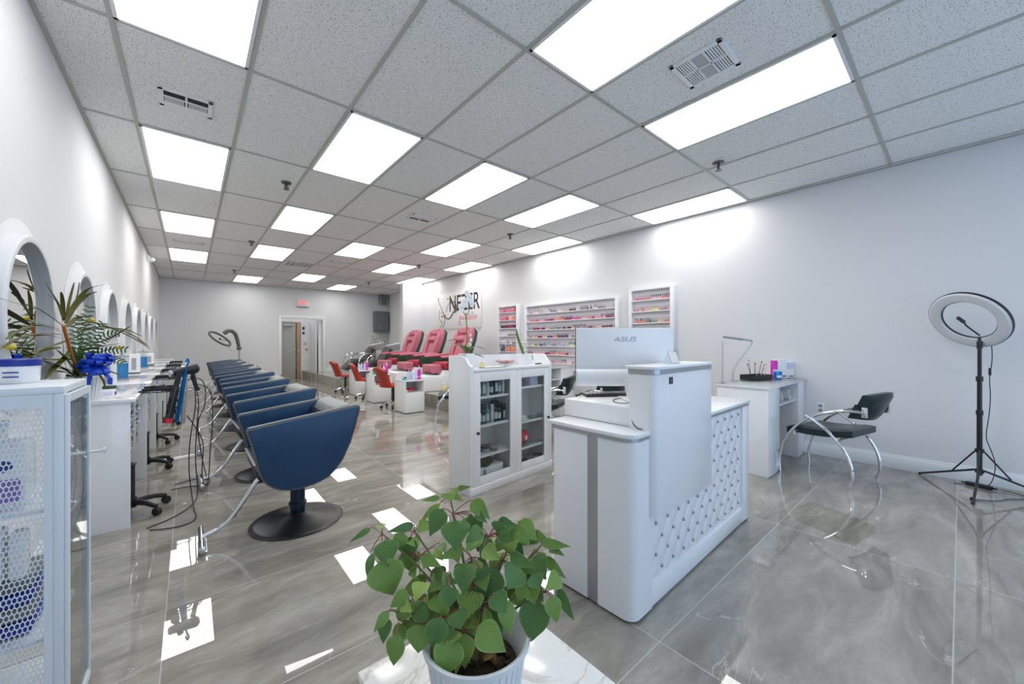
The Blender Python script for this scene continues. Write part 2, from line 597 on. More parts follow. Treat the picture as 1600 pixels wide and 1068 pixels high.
# skirting boards
b = MB()
for (h, t) in ((.115, .014), (.135, .009)):
    b.box(XR - t, XR, YF, JY0, 0, h, bev=.002)
struct(b.build('baseboard_right', 'trim'))
b = MB()
for (h, t) in ((.115, .014), (.135, .009)):
    b.box(XL, XL + t, YF, YB, 0, h, bev=.002)
struct(b.build('baseboard_left', 'trim'))
b = MB()
for (h, t) in ((.115, .014), (.135, .009)):
    b.box(XL, DX0 - .09, YB - t, YB, 0, h, bev=.002)
    b.box(DX1 + .09, 5.64, YB - t, YB, .26, .26 + h, bev=.002)
struct(b.build('baseboard_back', 'trim'))
# ceiling grid of T-bars with the dark gap at the walls
GX0, GW = -.324, .6165
GY = [-2.03, -.79, .442, 1.67, 2.94, 4.22, 5.51, 6.80, 8.04, 9.38, 10.77, 12.1, 13.4]
b = MB()
for i in range(10):
    x = GX0 + GW * i
    b.box(x - .012, x + .012, YF, YB, HC - .007, HC)
for y in GY:
    b.box(XL, XR + (.34 if y > JY1 else 0), y - .012, y + .012, HC - .0065, HC)
b.box(XL, XL + .022, YF, YB, HC - .010, HC - .002)
b.box(XR - .022, XR, YF, JY0, HC - .010, HC - .002)
b.box(XL, 5.64, YB - .022, YB, HC - .010, HC - .002)
struct(b.build('trim_1', 'grid'))
# pedicure platform with tiled riser (raised floor)
pl = [(3.50, 5.75), (3.44, 7.0), (3.30, 9.6), (3.05, 10.6), (2.93, YB + 1.9), (5.64, YB + 1.9), (5.64, JY1), (XR, JY0), (XR, 5.75)]
struct(MB().prism(pl, 'z', 0, .26).build('floor_platform', 'floor'))
# door casing and the hallway behind it
b = MB()
b.box(DX0 - .09, DX0, YB - .025, YB, 0, DZ + .09, bev=.004)
b.box(DX1, DX1 + .09, YB - .025, YB, .26, DZ + .09, bev=.004)
b.box(DX0 - .09, DX1 + .09, YB - .026, YB, DZ, DZ + .09, bev=.004)
struct(b.build('trim_2', 'trim'))
HY = YB + .9
b = MB().box(DX0 - .1, DX0, YB + .12, HY + 1, 0, HC).box(3.7, 3.8, YB + .12, HY + 1, 0, HC)
b.box(DX0, 2.28, HY, HY + .1, 0, HC).box(2.92, 3.8, HY, HY + .1, 0, HC).box(2.28, 2.92, HY, HY + .1, 1.92, HC)
b.box(DX0 - .1, 3.8, HY + 1, HY + 1.1, 0, HC).box(DX0 - .1, 3.8, YB + .1, HY + 1.1, HC, HC + .05)
struct(b.build('wall_hallway', 'wall'))
d1 = struct(MB().box(2.29, 2.77, HY + .02, HY + .06, 0, 1.91, bev=.003).build('door_1', 'doorgreen'))
MB().box(2.40, 2.66, HY - .03, HY + .02, 1.78, 1.84, bev=.004).build('door_closer', 'silver', d1)
MB().sph((2.74, HY - .03, .95), .03).cyl((2.74, HY + .02, .95), (2.74, HY - .02, .95), .012).build('door_knob', 'chrome', d1)
d2 = struct(MB().box(2.79, 2.91, HY - .01, HY + .03, 0, 1.91, bev=.003).build('door_2', 'wood'))
MB().sph((2.84, HY - .04, .95), .025).build('door_knob', 'chrome', d2)
d3 = struct(MB().box(3.22, 3.24, YB + .12, YB + .86, .26, 1.98).box(3.30, 3.42, YB + .14, YB + .17, .26, 1.98).box(3.42, 3.7, YB + .3, YB + .33, .26, 1.98, bev=.003).build('door_3', 'trim'))
hl = thing('hallway_fill_panel', 'added unseen fill panel in the ceiling of the hallway beyond the door', 'ceiling light', (2.9, YB + .52, HC - .012))  # unseen panel, added to brighten the dim hallway
MB().box(-.3, .3, -.3, .3, 0, .011).build('diffuser', 'diffuser', hl)
MB().box(-.32, .32, -.32, -.3, -.002, .011).box(-.32, .32, .3, .32, -.002, .011).box(-.32, -.3, -.3, .3, -.002, .011).box(.3, .32, -.3, .3, -.002, .011).build('frame', 'trim', hl)
# ------------------------------------------------------------------ ceiling fixtures
CELLS = [(0, -1), (0, 1), (0, 3), (0, 5), (2, 0), (2, 2), (2, 4), (2, 7), (4, 0), (4, 3), (4, 6), (6, 0), (6, 2), (6, 4), (6, 7),
         (3, -2), (5, -2), (8, -1), (8, 1), (8, 3), (8, 5), (5, -4)]  # the last cell is an unseen panel added behind the camera for its floor reflection
colname = {0: 'leftmost row', 2: 'second row from the left', 3: 'large row above the camera', 4: 'middle row', 5: 'partly added row above the vent near the camera',
           6: 'fourth row from the left', 8: 'row along the right wall'}


def light_cell(i, j):
    x0 = GX0 + GW * i; y0, y1 = GY[j + 4], GY[j + 5]
    seq = sorted(c[1] for c in CELLS if c[0] == i)
    k = seq.index(j)
    t = thing('ceiling_light', 'lit ceiling panel, %s from the camera in the %s' % (nth(k), colname[i]), 'ceiling light',
              (x0 + GW / 2, (y0 + y1) / 2, HC - .012), 0, 'lit panels in the tiled ceiling')
    hw, hl = GW / 2 - .012, (y1 - y0) / 2 - .012
    f = MB()
    f.box(-hw, -hw + .018, -hl, hl, -.001, .012).box(hw - .018, hw, -hl, hl, -.001, .012)
    f.box(-hw, hw, -hl, -hl + .018, -.001, .012).box(-hw, hw, hl - .018, hl, -.001, .012)
    f.build('frame', 'trim', t)
    MB().box(-hw + .018, hw - .018, -hl + .018, hl - .018, .003, .010).build('diffuser', 'diffuser', t)


for c in CELLS:
    light_cell(*c)


def vent(x, y, w, l, kind, label, rz=0):
    t = thing('ceiling_vent', label, 'vent', (x, y, HC), rz, 'air vents in the ceiling')
    MB().box(-w / 2 + .012, w / 2 - .012, -l / 2 + .012, l / 2 - .012, -.004, -.001).build('backing', 'vent_dark', t)
    f = MB()
    e = .028
    f.box(-w / 2, w / 2, -l / 2, -l / 2 + e, -.012, 0, bev=.002).box(-w / 2, w / 2, l / 2 - e, l / 2, -.012, 0, bev=.002)
    f.box(-w / 2, -w / 2 + e, -l / 2, l / 2, -.012, 0, bev=.002).box(w / 2 - e, w / 2, -l / 2, l / 2, -.012, 0, bev=.002)
    f.build('frame', 'trim', t)
    s = MB()
    iw, il = w / 2 - e, l / 2 - e
    tl = lambda a: Matrix.Rotation(R(a), 4, 'X')
    if kind == 'two':       # two banks of blades split across the long side
        s.box(-.006, .006, -il, il, -.012, -.001)
        s.box(-iw, iw, il * .15, il * .28, -.011, -.002)
        n = 12
        for sd in (-1, 1):
            for k in range(n):
                xx = sd * (.012 + (iw - .016) * (k + .5) / n)
                s.box(xx - .0028, xx + .0028, -il * .55, il * .15, -.010, -.002)
        s.box(-iw, iw, -il, -il * .55, -.010, -.002)
    elif kind == 'six':
        s.box(-iw, iw, -.006, .006, -.012, -.001)
        for yy in (-il / 3, il / 3):
            pass
        for a in (-iw / 3, iw / 3):
            s.box(a - .006, a + .006, -il, il, -.012, -.001)
        for bank in (-1, 0, 1):
            for k in range(9):
                if bank == 0:
                    for sg in (-1, 1):
                        yy = sg * (.01 + (il - .012) * (k + .5) / 9)
                        s.box(-iw / 3, iw / 3, yy - .0025, yy + .0025, -.008, -.003)
                elif k < 5:
                    xx = bank * (iw / 3 + .01 + (iw * 2 / 3 - .014) * (k + .5) / 5)
                    s.box(xx - .0045, xx + .0045, -il, il, -.008, -.003)
    else:
        n = 6
        for k in range(1, n):
            xx = -iw + 2 * iw * k / n
            s.box(xx - .008, xx + .008, -il, il, -.012, -.001)
        for k in range(14):
            yy = -il + 2 * il * (k + .5) / 14
            s.box(-iw, iw, yy - .002, yy + .002, -.008, -.003)
    s.build('blades', 'trim', t)


vent(-.02, 3.64, .30, .26, 'two', 'white two-bank ceiling vent nearest the left wall and the camera', 180)
vent(2.465, 1.04, .31, .31, 'six', 'large square six-bank ceiling vent between two bright panels', 90)
vent(2.48, 4.9, .36, .24, 'two', 'white ceiling vent in the middle of the room beyond a lit panel')
vent(-.02, 8.7, .42, .16, 'two', 'small ceiling vent between the far lit panels of the leftmost row')
vent(-.02, 11.4, .42, .16, 'two', 'farthest ceiling vent of the leftmost row, near the back wall')
vent(1.87, 9.57, .58, .56, 'bars', 'wide grey return-air grille with five bars in the ceiling')
vent(2.50, 8.75, .40, .16, 'two', 'small ceiling vent just right of the wide return grille')
vent(2.51, 12.6, .40, .16, 'two', 'small ceiling vent closest to the exit sign')


def sprinkler(x, y, label):
    t = thing('sprinkler', label, 'sprinkler', (x, y, HC), 0, 'fire sprinklers in the ceiling')
    MB().lathe([(0, -.001), (.036, -.002), (.03, -.012), (.012, -.016), (0, -.016)], seg=20).build('escutcheon', 'darkmetal', t)
    m = MB().cyl((0, 0, -.014), (0, 0, -.03), .009).tube([(.012, 0, -.028), (.014, 0, -.04), (.004, 0, -.052)], .003, 6)
    m.tube([(-.012, 0, -.028), (-.014, 0, -.04), (-.004, 0, -.052)], .003, 6).sph((0, 0, -.038), .008)
    m.build('frame', 'darkmetal', t)
    MB().cyl((0, 0, -.055), (0, 0, -.052), .02).build('deflector', 'darkmetal', t)
    t.scale = (1.45, 1.45, 1.45)


sprinkler(.80, 4.75, 'pendent fire sprinkler between the first and second light rows, nearest the left')
sprinkler(3.91, 1.52, 'large chrome fire sprinkler near the camera on the right')
sprinkler(3.94, 4.70, 'pendent fire sprinkler between lit panels over the middle of the right side')
sprinkler(.81, 7.92, 'second fire sprinkler back along the left aisle')
sprinkler(.82, 11.36, 'farthest fire sprinkler along the left aisle')
sprinkler(3.95, 7.91, 'fire sprinkler at the corner of a far lit panel on the right side')
sprinkler(3.97, 11.14, 'farthest fire sprinkler on the right side near the pier')

# dome camera / motion detector on the left wall
t = thing('wall_detector', 'small white security detector high on the left wall', 'detector', (XL, 10.0, 2.83))
MB().box(0, .05, -.05, .05, -.05, .06, bev=.01).build('housing', 'trim', t)
MB().sph((.07, 0, -.01), .05, sc=(1, 1, .9)).build('dome', 'white', t)
t = thing('wall_speaker', 'grey metal box hanging in the far right corner below the ceiling', 'speaker', (5.42, YB, 2.62))
MB().box(-.12, .12, -.16, -.001, -.02, .34, bev=.01).build('housing', 'silver', t)
MB().box(-.10, .10, -.166, -.160, 0, .32).build('grille', 'greybox', t)

# exit sign
t = thing('exit_sign', 'white EXIT sign with red letters on the back wall', 'sign', (2.79, YB, 2.50))
MB().box(-.16, .16, -.06, -.001, -.11, .11, bev=.008).build('housing', 'white', t)
text_mesh('letters', 'EXIT', .19, 'exitred', t, Matrix.Translation((0, -.062, 0)) @ FACE_MY, xs=.72, offset=.004)
MB().box(-.17, .17, -.065, 0, -.125, -.11).build('base_rail', 'greybox', t)

# ------------------------------------------------------------------ reception desk
def rrect(x0, x1, y0, y1, r00=0, r10=0, r11=0, r01=0, n=8):
    """rounded rectangle outline (radius per corner)"""
    P = []
    for (cx, cy, r, a0) in ((x0, y0, r00, 180), (x1, y0, r10, 270), (x1, y1, r11, 0), (x0, y1, r01, 90)):
        if r == 0:
            P.append((cx, cy)); continue
        ox = cx + r if cx == x0 else cx - r
        oy = cy + r if cy == y0 else cy - r
        for k in range(n + 1):
            a = R(a0 + 90 * k / n)
            P.append((ox + r * math.cos(a), oy + r * math.sin(a)))
    return P


DESK = (1.47, .92)
DRZ = 1.8
desk = thing('reception_desk', 'white reception desk with tufted front and crystal buttons, raised tower ledge', 'reception desk', (*DESK, 0), DRZ)
# left block with rounded corner, split by a silver strip on its left face
b = MB()
b.prism(rrect(0, .165, 0, .185, .055), 'z', .012, .80)
b.box(0, .5, .245, .46, .012, .80, bev=.002)
b.box(.012, .3, .18, .25, .045, .80)
b.build('end_block', 'white', desk)
MB().box(.004, .02, .187, .243, .012, .797).build('silver_strip', 'silver', desk)
MB().box(.02, 1.50, .03, .44, 0, .03).build('plinth', 'black', desk)
b = MB()
b.prism([(.145, .012), (1.54, .012), (1.54, .105), (.165, .105)], 'y', .004, .05, bev=.002)
b.box(1.42, 1.54, .0, .05, .012, .80, bev=.003)
b.build('front_frame', 'white', desk)


def tuft(u, v):
    x = .165 + u * 1.255; z = .105 + v * .695
    a = (x - .17) / .12; c = (z - .155) / .15
    h = (abs(math.sin(PI * (a + c))) * abs(math.sin(PI * (a - c)))) ** .45
    e = min(1, min(u, 1 - u) * 30, min(v, 1 - v) * 20)
    return (x, .018 - .0075 * h * e, z)


b = MB().grid(tuft, 150, 84, flip=False)
b.box(.165, 1.42, .024, .04, .105, .80)
b.build('tufted_panel', 'whitegloss', desk, ang=60)
btn = None
for k in range(-1, 24):
    for j in range(0, 11):
        if (k + j) % 2: continue
        x = .17 + k * .06; z = .155 + j * .075
        if not (.185 < x < 1.40 and z < .78): continue
        if x < .80 and z > .44: continue
        if btn is None:
            btn = MB().sph((0, 0, 0), .0085, sc=(1, .7, 1), seg=8).build('button', 'crystal', desk)
            btn.location = (x, .014, z)
        else:
            o = btn.copy(); C.objects.link(o); o.parent = desk; o.location = (x, .014, z)
# tower panel, its sides, the ledge and the counters
b = MB()
b.prism(rrect(.135, .775, -.034, .10, .045, .0), 'z', .44, 1.095, bev=.0015)
b.build('tower', 'white', desk)
b = MB().prism(rrect(.132, .78, -.036, .105, .045, .01), 'z', 1.095, 1.118).build('ledge_band', 'silver', desk)
b = MB().prism(rrect(.125, .785, -.042, .125, .05, .01, .02, .02), 'z', 1.118, 1.132, bev=.002).build('ledge_top', 'white', desk)
b = MB().prism(rrect(-.012, .24, -.006, .49, .06), 'z', .818, .836, bev=.002)
b.box(.24, .775, .10, .49, .818, .836)
b.box(.775, 1.56, -.006, .49, .818, .836, bev=.002)
b.build('counter_top', 'white', desk)
MB().prism(rrect(-.006, .24, 0, .47, .06), 'z', .80, .818).build('counter_band', 'silver', desk)
MB().box(.775, 1.55, 0, .05, .80, .818).build('counter_band', 'silver', desk)
b = MB().box(1.50, 1.54, .05, .46, .045, .80, bev=.002).box(.5, 1.5, .40, .42, .25, .80)
b.build('end_panel', 'white', desk)
MB().box(.262, .298, -.0365, -.034, 1.045, 1.078).build('badge', 'black', desk)
text_mesh('badge_letters', 'RS', .018, 'silver', desk, Matrix.Translation((.28, -.0372, 1.061)) @ FACE_MY, ext=.0004)


def dk(x, y, z=0):   # desk local -> world
    a = R(DRZ)
    return (DESK[0] + x * math.cos(a) - y * math.sin(a), DESK[1] + x * math.sin(a) + y * math.cos(a), z)


t = thing('monitor_riser', 'long white box riser on the reception counter, carrying the keyboard', 'riser', dk(.145, .10, .8365), DRZ)
b = MB().box(0, .48, .0, .41, 0, .093, bev=.004)
b.build('drawer_box', 'white', t)
b = MB().box(-.001, .47, .002, .395, -.0005, .004).build('shadow_gap', 'silver', t)
# computer seen from behind
mc = at(976, 557, 2.1)
mon = thing('computer_monitor', 'white all-in-one computer seen from behind on the reception desk', 'computer', (mc.x, mc.y, .9295), -YAW)
hw = .268
b = MB().box(-hw, hw, 0, .010, .205, .392, bev=.003)
b.box(-hw, hw, -.002, .012, .10, .392, bev=.004)
b.build('screen_shell', 'white', mon)
MB().box(-hw - .002, hw + .002, .012, .018, .1, .394, bev=.002).build('bezel', 'screen', mon)
b = MB()
b.grid(lambda u, v: (-hw + 2 * hw * u, -.006 - .03 * math.sin(PI * min(1, max(0, v))) ** .5 * 1.0, .073 + .095 * v), 24, 12)
b.box(-hw, hw, -.004, .014, .073, .168, bev=.003)
b.build('chin', 'white', mon)
b = MB().prism([(-.012, .11), (.018, .11), (.065, .0), (.012, .0)], 'y', -.045, -.006, bev=.003)
b.box(-.02, .14, -.10, .07, 0, .008, bev=.003)
b.build('stand', 'white', mon)
text_mesh('maker_lettering', 'ASUS', .040, 'logo', mon, Matrix.Translation((0, -.0035, .330)) @ FACE_MY, ext=.0005, xs=1.35, shear=.2)
# keyboard and cable
t = thing('keyboard', 'black keyboard lying on the white riser behind the computer stand', 'keyboard', at(940, 604, 2.30)[:2] + (.9305,) if False else (1.93, 1.32, .9305), -35)
b = MB().box(-.20, .20, -.06, .06, .0, .012, bev=.003)
b.build('body', 'black', t)
b = MB()
for r_ in range(5):
    for k in range(16):
        x = -.19 + k * .0238; y = -.05 + r_ * .0205
        b.box(x, x + .020, y, y + .017, .012, .018, bev=.002, seg=1)
b.build('keys', 'blackgloss', t)
cab = MB().tube([dk(.42, .3, .936), dk(.36, .22, .934), dk(.25, .14, .934), dk(.16, .11, .936), dk(.138, .10, .92), dk(.137, .085, .86), dk(.125, .055, .8405), dk(.13, .03, .84)], .0022, 6, smooth=2)
tag(cab.build('computer_cable', 'cord'), 'thin black cable running over the white riser down to the counter', 'cable')
cab = MB().tube([dk(.45, .28, .934), dk(.3, .30, .933), dk(.22, .24, .933), dk(.20, .18, .934), dk(.30, .155, .934)], .002, 6, smooth=2)
tag(cab.build('keyboard_cable', 'cord'), 'thin looped keyboard cable on top of the white riser', 'cable')
t = thing('card_stand', 'clear acrylic card stand on the ledge of the reception tower', 'card stand', dk(.42, .03, 1.1325), -20)
MB().prism([(-.035, 0), (.035, 0), (.022, .004), (-.010, .075), (-.014, .075)], 'x', -.03, .03).build('holder', 'glass', t)
MB().prism([(-.028, .004), (.0, .06), (-.003, .062), (-.031, .006)], 'x', -.026, .026).build('card', 'silver', t)
t = thing('stapler', 'small black stapler on the low counter at the right end of reception', 'stapler', dk(.80, .28, .8365), 30)
MB().box(-.05, .05, -.014, .014, 0, .012, bev=.003).box(-.05, .05, -.012, .012, .014, .03, bev=.005).build('body', 'black', t)
t = thing('card_reader', 'white card payment reader on the reception desk beside the computer stand', 'card reader', dk(.50, .235, .9305), -30)
MB().box(-.04, .04, -.07, .07, 0, .03, bev=.006).box(-.035, .035, .02, .06, .03, .07, bev=.004).build('body', 'white', t)
MB().box(-.03, .03, .018, .0205, .035, .065).build('display', 'black', t)

# ------------------------------------------------------------------ glass-door display cabinet
CRZ = 6.3
CAB = (1.72, 2.545)
cabn = thing('display_cabinet', 'white display cabinet with two sliding glass doors beside the reception desk', 'cabinet', (*CAB, 0), CRZ)
W, Dp, HT = 1.06, .29, 1.005
b = MB()
side = [(0, 0), (Dp, 0), (Dp, 1.125), (.105, 1.125), (.07, 1.11), (.03, 1.06), (.0, 1.045)]
b.prism(side, 'x', 0, .03, bev=.002).build('side_panel', 'white', cabn)
MB().prism(side, 'x', W - .03, W, bev=.002).build('side_panel', 'white', cabn)
MB().box(.03, W - .03, Dp - .02, Dp - .004, .06, 1.125).build('back_panel', 'white', cabn)
MB().box(.03, W - .03, -.004, Dp - .02, 1.0, 1.022, bev=.002).build('top_board', 'white', cabn)
b = MB().box(.03, W - .03, .012, Dp - .02, 0, .055).box(-.002, W + .002, -.012, .012, 0, .062, bev=.003)
b.build('plinth', 'white', cabn)
MB().box(.52, .545, .03, Dp - .02, .07, 1.0).build('divider', 'white', cabn)
sh1 = (.29, .545, .785); sh2 = (.255, .50, .825)
for z in sh1:
    MB().box(.03, .52, .035, Dp - .02, z - .018, z).build('shelf', 'white', cabn)
for z in sh2:
    MB().box(.545, W - .03, .035, Dp - .02, z - .018, z).build('shelf', 'white', cabn)
MB().box(.03, W - .03, .03, Dp - .02, .055, .07).build('bottom_board', 'white', cabn)


def cdoor(x0, x1, y, kx):
    f = MB()
    z0, z1 = .066, .998
    st = .075
    f.box(x0, x0 + st, y, y + .018, z0, z1, bev=.002).box(x1 - st, x1, y, y + .018, z0, z1, bev=.002)
    f.box(x0 + st, x1 - st, y, y + .018, z0, z0 + .065, bev=.002).box(x0 + st, x1 - st, y, y + .018, z1 - .082, z1, bev=.002)
    d = f.build('door', 'white', cabn)
    MB().box(x0 + st, x1 - st, y + .007, y + .010, z0 + .065, z1 - .082).build('pane', 'glass', d)
    MB().lathe([(0, 0), (.006, 0), (.006, .012), (.013, .017), (.013, .023), (0, .027)], (kx, y, .50), 14, mtx=Matrix.Rotation(R(90), 4, 'X')).build('knob', 'black', d)


cdoor(.033, .54, 0.002, .068)
cdoor(.525, W - .033, .018 - .016, W - .062) if False else cdoor(.542, W - .033, .004, W - .062)


def cw(x, y, z):
    a = R(CRZ)
    return (CAB[0] + x * math.cos(a) - y * math.sin(a), CAB[1] + x * math.sin(a) + y * math.cos(a), z)


# product bottles and boxes in the left half
def bottle_prof(r, h, neck=.35, cap=.8):
    return [(0, 0), (r, 0), (r, h * .68), (r * neck * 1.3, h * .76), (r * neck, h * .78), (r * neck, h * .82), (r * cap * .6, h * .82), (r * cap * .6, h), (0, h)]


M['darkteal'] = mat('dark_teal_pack', (.012, .035, .045), .2)
M['tealpack'] = mat('teal_grey_pack', (.12, .24, .28), .25)
M['whitelabel'] = mat('pale_label', (.55, .60, .60), .4)
cols = ['darkteal', 'tealpack', 'darkteal', 'darkteal', 'tealpack', 'darkteal', 'silver', 'darkteal', 'beige', 'tealpack']


def product(x, y, z, shelf, k, rowname, kind):
    m = cols[(k * 7 + shelf) % len(cols)]
    lab = {'darkteal': 'dark', 'tealpack': 'blue-grey', 'silver': 'silver', 'beige': 'beige'}[m]
    nm = 'hair_product_' + ('bottle' if kind else 'box')
    t = thing(nm, '%s hair %s, %s from left, %s row, cabinet %s shelf' % (lab, 'bottle' if kind else 'box', nth(k), rowname, ['top left', 'second left'][shelf]), 'bottle' if kind else 'box',
              cw(x, y, z), CRZ + rnd.uniform(-10, 10), 'hair products in the display cabinet')
    h = rnd.uniform(.14, .175)
    if kind:
        MB().lathe(bottle_prof(.019, h), seg=12).build('bottle_body', m, t)
        MB().lathe([(.0193, h * .15), (.0195, h * .5), (.0193, h * .5)], seg=12).build('label_band', 'whitelabel', t)
    else:
        MB().box(-.02, .02, -.018, .018, 0, h, bev=.002).build('carton', m, t)
        MB().box(-.014, .014, -.0186, -.018, h * .15, h * .6).build('label_band', 'whitelabel', t)


for sfi, z in enumerate((sh1[2], sh1[1])):
    for row, (y, n, rn) in enumerate(((.075, 9, 'front'), (.14, 9, 'rear'))):
        for k in range(n):
            if sfi == 1 and row == 0 and k == 0: continue
            product(.060 + k * .0475, y, z + .0005, sfi, k, rn, (k + row + sfi) % 3 != 0)
# leaning booklet, jars, box, wig etc. lower down
t = thing('booklet', 'white booklet leaning behind the glass on the second left cabinet shelf', 'booklet', cw(.055, .05, sh1[1] + .001), CRZ)
MB().box(-.006, .05, -.006, -.002, 0, .09, mtx=Matrix.Rotation(R(25), 4, 'Y') @ Matrix.Translation((0, 0, 0.012))).build('cover', 'paper', t)
for k, (x, y, r, h, m, w) in enumerate([(.07, .08, .032, .05, 'black', 'black'), (.16, .09, .038, .045, 'silver', 'silver'), (.25, .11, .045, .055, 'silver', 'large silver'),
                                        (.34, .10, .045, .05, 'greybox', 'grey'), (.14, .20, .03, .13, 'black', 'tall black'), (.08, .19, .026, .10, 'beige', 'beige')]):
    t = thing('cosmetic_jar', '%s jar, %s of the jars on the third left cabinet shelf' % (w, nth(k)), 'jar', cw(x, y, sh1[0] + .0005), CRZ, 'jars in the display cabinet')
    MB().lathe([(0, 0), (r, 0), (r, h * .6), (0, h * .6)], seg=18).build('jar_body', m, t)
    MB().lathe([(0, h * .62), (r * 1.05, h * .62), (r * 1.05, h), (0, h)], seg=18).build('lid', 'silver' if m != 'silver' else 'blackgloss', t)
t = thing('storage_box', 'white cardboard box at the bottom left of the display cabinet', 'box', cw(.24, .14, .0705), CRZ)
MB().box(-.19, .19, -.08, .09, 0, .10, bev=.003).build('carton', 'paper', t)
MB().box(-.05, -.015, -.0815, -.08, .01, .09).build('clip', 'silver', t)
b = MB()
for k in range(26):
    a = k * 2.4; r = .12 * (k / 26) ** .5
    b.sph((r * math.cos(a), r * .5 * math.sin(a), .02 + .045 * (1 - k / 26)), .03, sc=(1.2, .9, .7), seg=8)
tag(b.build('camouflage_bundle', noisy(mat('camo_cloth', (.06, .065, .03), .8), 45, .8), loc=cw(.22, .13, .172)), 'dark green mottled cloth bundle on the white box inside the cabinet', 'cloth')
# right half
t = thing('pink_gift_box', 'lilac box on the top right cabinet shelf', 'box', cw(.87, .12, sh2[2] + .0005), CRZ + 4)
MB().box(-.06, .06, -.05, .05, 0, .10, bev=.002).build('carton', 'lilac', t)
t = thing('brown_paper_bag', 'brown bag on the top right cabinet shelf', 'bag', cw(.68, .14, sh2[2] + .0005), CRZ + 14)
MB().box(-.06, .06, -.03, .03, 0, .09, bev=.006).build('body', 'beige', t)
t = thing('decorative_branches', 'brown twig ornament in the middle of the right cabinet half', 'ornament', cw(.68, .15, sh2[1] + .0005), CRZ)
b = MB()
for k in range(9):
    a = R(20 + k * 17)
    b.tube([(0, 0, 0), (.01 * math.cos(k), 0, .10), (.075 * math.cos(a), .03 * math.sin(k), .15 + .08 * math.sin(a))], [.008, .006], 6, smooth=1)
b.build('twigs', noisy(mat('brown_twig', (.16, .09, .05), .7), 40, .4), t)
MB().lathe([(0, 0), (.035, 0), (.04, .05), (.03, .06), (0, .06)], seg=16).build('base_pot', 'beige', t)
t = thing('folded_towel', 'pale green folded cloth on the middle right cabinet shelf', 'towel', cw(.66, .07, sh2[1] + .0005), CRZ)
MB().box(-.08, .08, -.03, .03, 0, .028, bev=.012).box(-.06, .07, -.025, .025, .026, .05, bev=.011).build('cloth', mat('pale_green_cloth', (.58, .68, .62), .8), t)
t = thing('wire_basket', 'clear plastic tray on the middle right cabinet shelf', 'tray', cw(.90, .09, sh2[1] + .0005), CRZ)
MB().box(-.09, .09, -.05, .05, 0, .006).box(-.09, .09, -.052, -.048, 0, .04).box(-.09, -.086, -.05, .05, 0, .04).box(.086, .09, -.05, .05, 0, .04).build('tray', 'glass', t)
MB().box(-.07, .04, -.03, .03, .006, .02, bev=.004).build('contents', 'silver', t)
t = thing('hair_dryer_boxed', 'dark red rounded hair dryer on the lower right cabinet shelf', 'hair dryer', cw(.70, .12, sh2[0] + .072), CRZ + 15)
MB().cyl((-.10, 0, 0), (.09, 0, .0), .055, .065, seg=20).sph((.09, 0, 0), .065, sc=(.5, 1, 1)).build('barrel', 'redgloss', t)
MB().cyl((-.10, 0, 0), (-.125, 0, 0), .05, .04, seg=20).build('nozzle', mat('orange_nozzle', (.8, .25, .08), .3), t)
MB().box(.02, .06, -.066, -.06, -.02, .02).build('label', 'paper', t)
t = thing('folder', 'flat grey folder lying on the lower right cabinet shelf', 'folder', cw(.84, .09, sh2[0] + .0005), CRZ)
MB().box(-.17, .15, -.05, .05, 0, .005).box(-.16, .15, -.045, .05, .005, .010).build('sheets', 'silver', t)
for k, (x, y, a) in enumerate([(.62, .07, 10), (.72, .08, -25), (.82, .09, 20), (.90, .08, 5), (.97, .10, -20), (.78, .17, 60)]):
    t = thing('small_tool_case', 'grey tool case, %s from the left on the bottom right of the cabinet' % nth(k), 'case', cw(x, y, .0705), CRZ + a, 'tool cases at the bottom of the cabinet')
    MB().box(-.045, .045, -.025, .025, 0, .045 + .012 * (k % 3), bev=.006).build('shell', ['greybox', 'black', 'silver'][k % 3], t)
    MB().box(-.03, .03, -.0262, -.025, .01, .03).build('latch', 'silver', t)

# things on the cabinet top (top board z = 1.022)
ZT = 1.0225


def leaf_strip(b, pts, wmax, mi=0, fold=.25, up=Vector((0, 0, 1))):
    """long strap leaf along pts; widest mid-way"""
    pts = [Vector(p) for p in pts]
    q = pts
    for _ in range(2):
        n = [q[0]]
        for a, c in zip(q, q[1:]):
            n += [a * .75 + c * .25, a * .25 + c * .75]
        n.append(q[-1]); q = n
    N = len(q)
    rows = []
    for i, p in enumerate(q):
        a = q[max(0, i - 1)]; c = q[min(N - 1, i + 1)]
        d = (c - a).normalized()
        x = d.cross(up)
        if x.length < .1: x = d.cross(Vector((SY, CY_, 0)))
        x.normalize()
        nn = x.cross(d)
        tt = i / (N - 1)
        w_ = wmax * (math.sin(PI * min(1, tt * .92 + .08)) ** .7) * .5 + .0006
        rows.append([b.bm.verts.new(p - x * w_ + nn * w_ * fold), b.bm.verts.new(p), b.bm.verts.new(p + x * w_ + nn * w_ * fold)])
    for r0, r1 in zip(rows, rows[1:]):
        for k in (0, 1):
            f = b.bm.faces.new((r0[k], r0[k + 1], r1[k + 1], r1[k])); f.material_index = mi
    return b


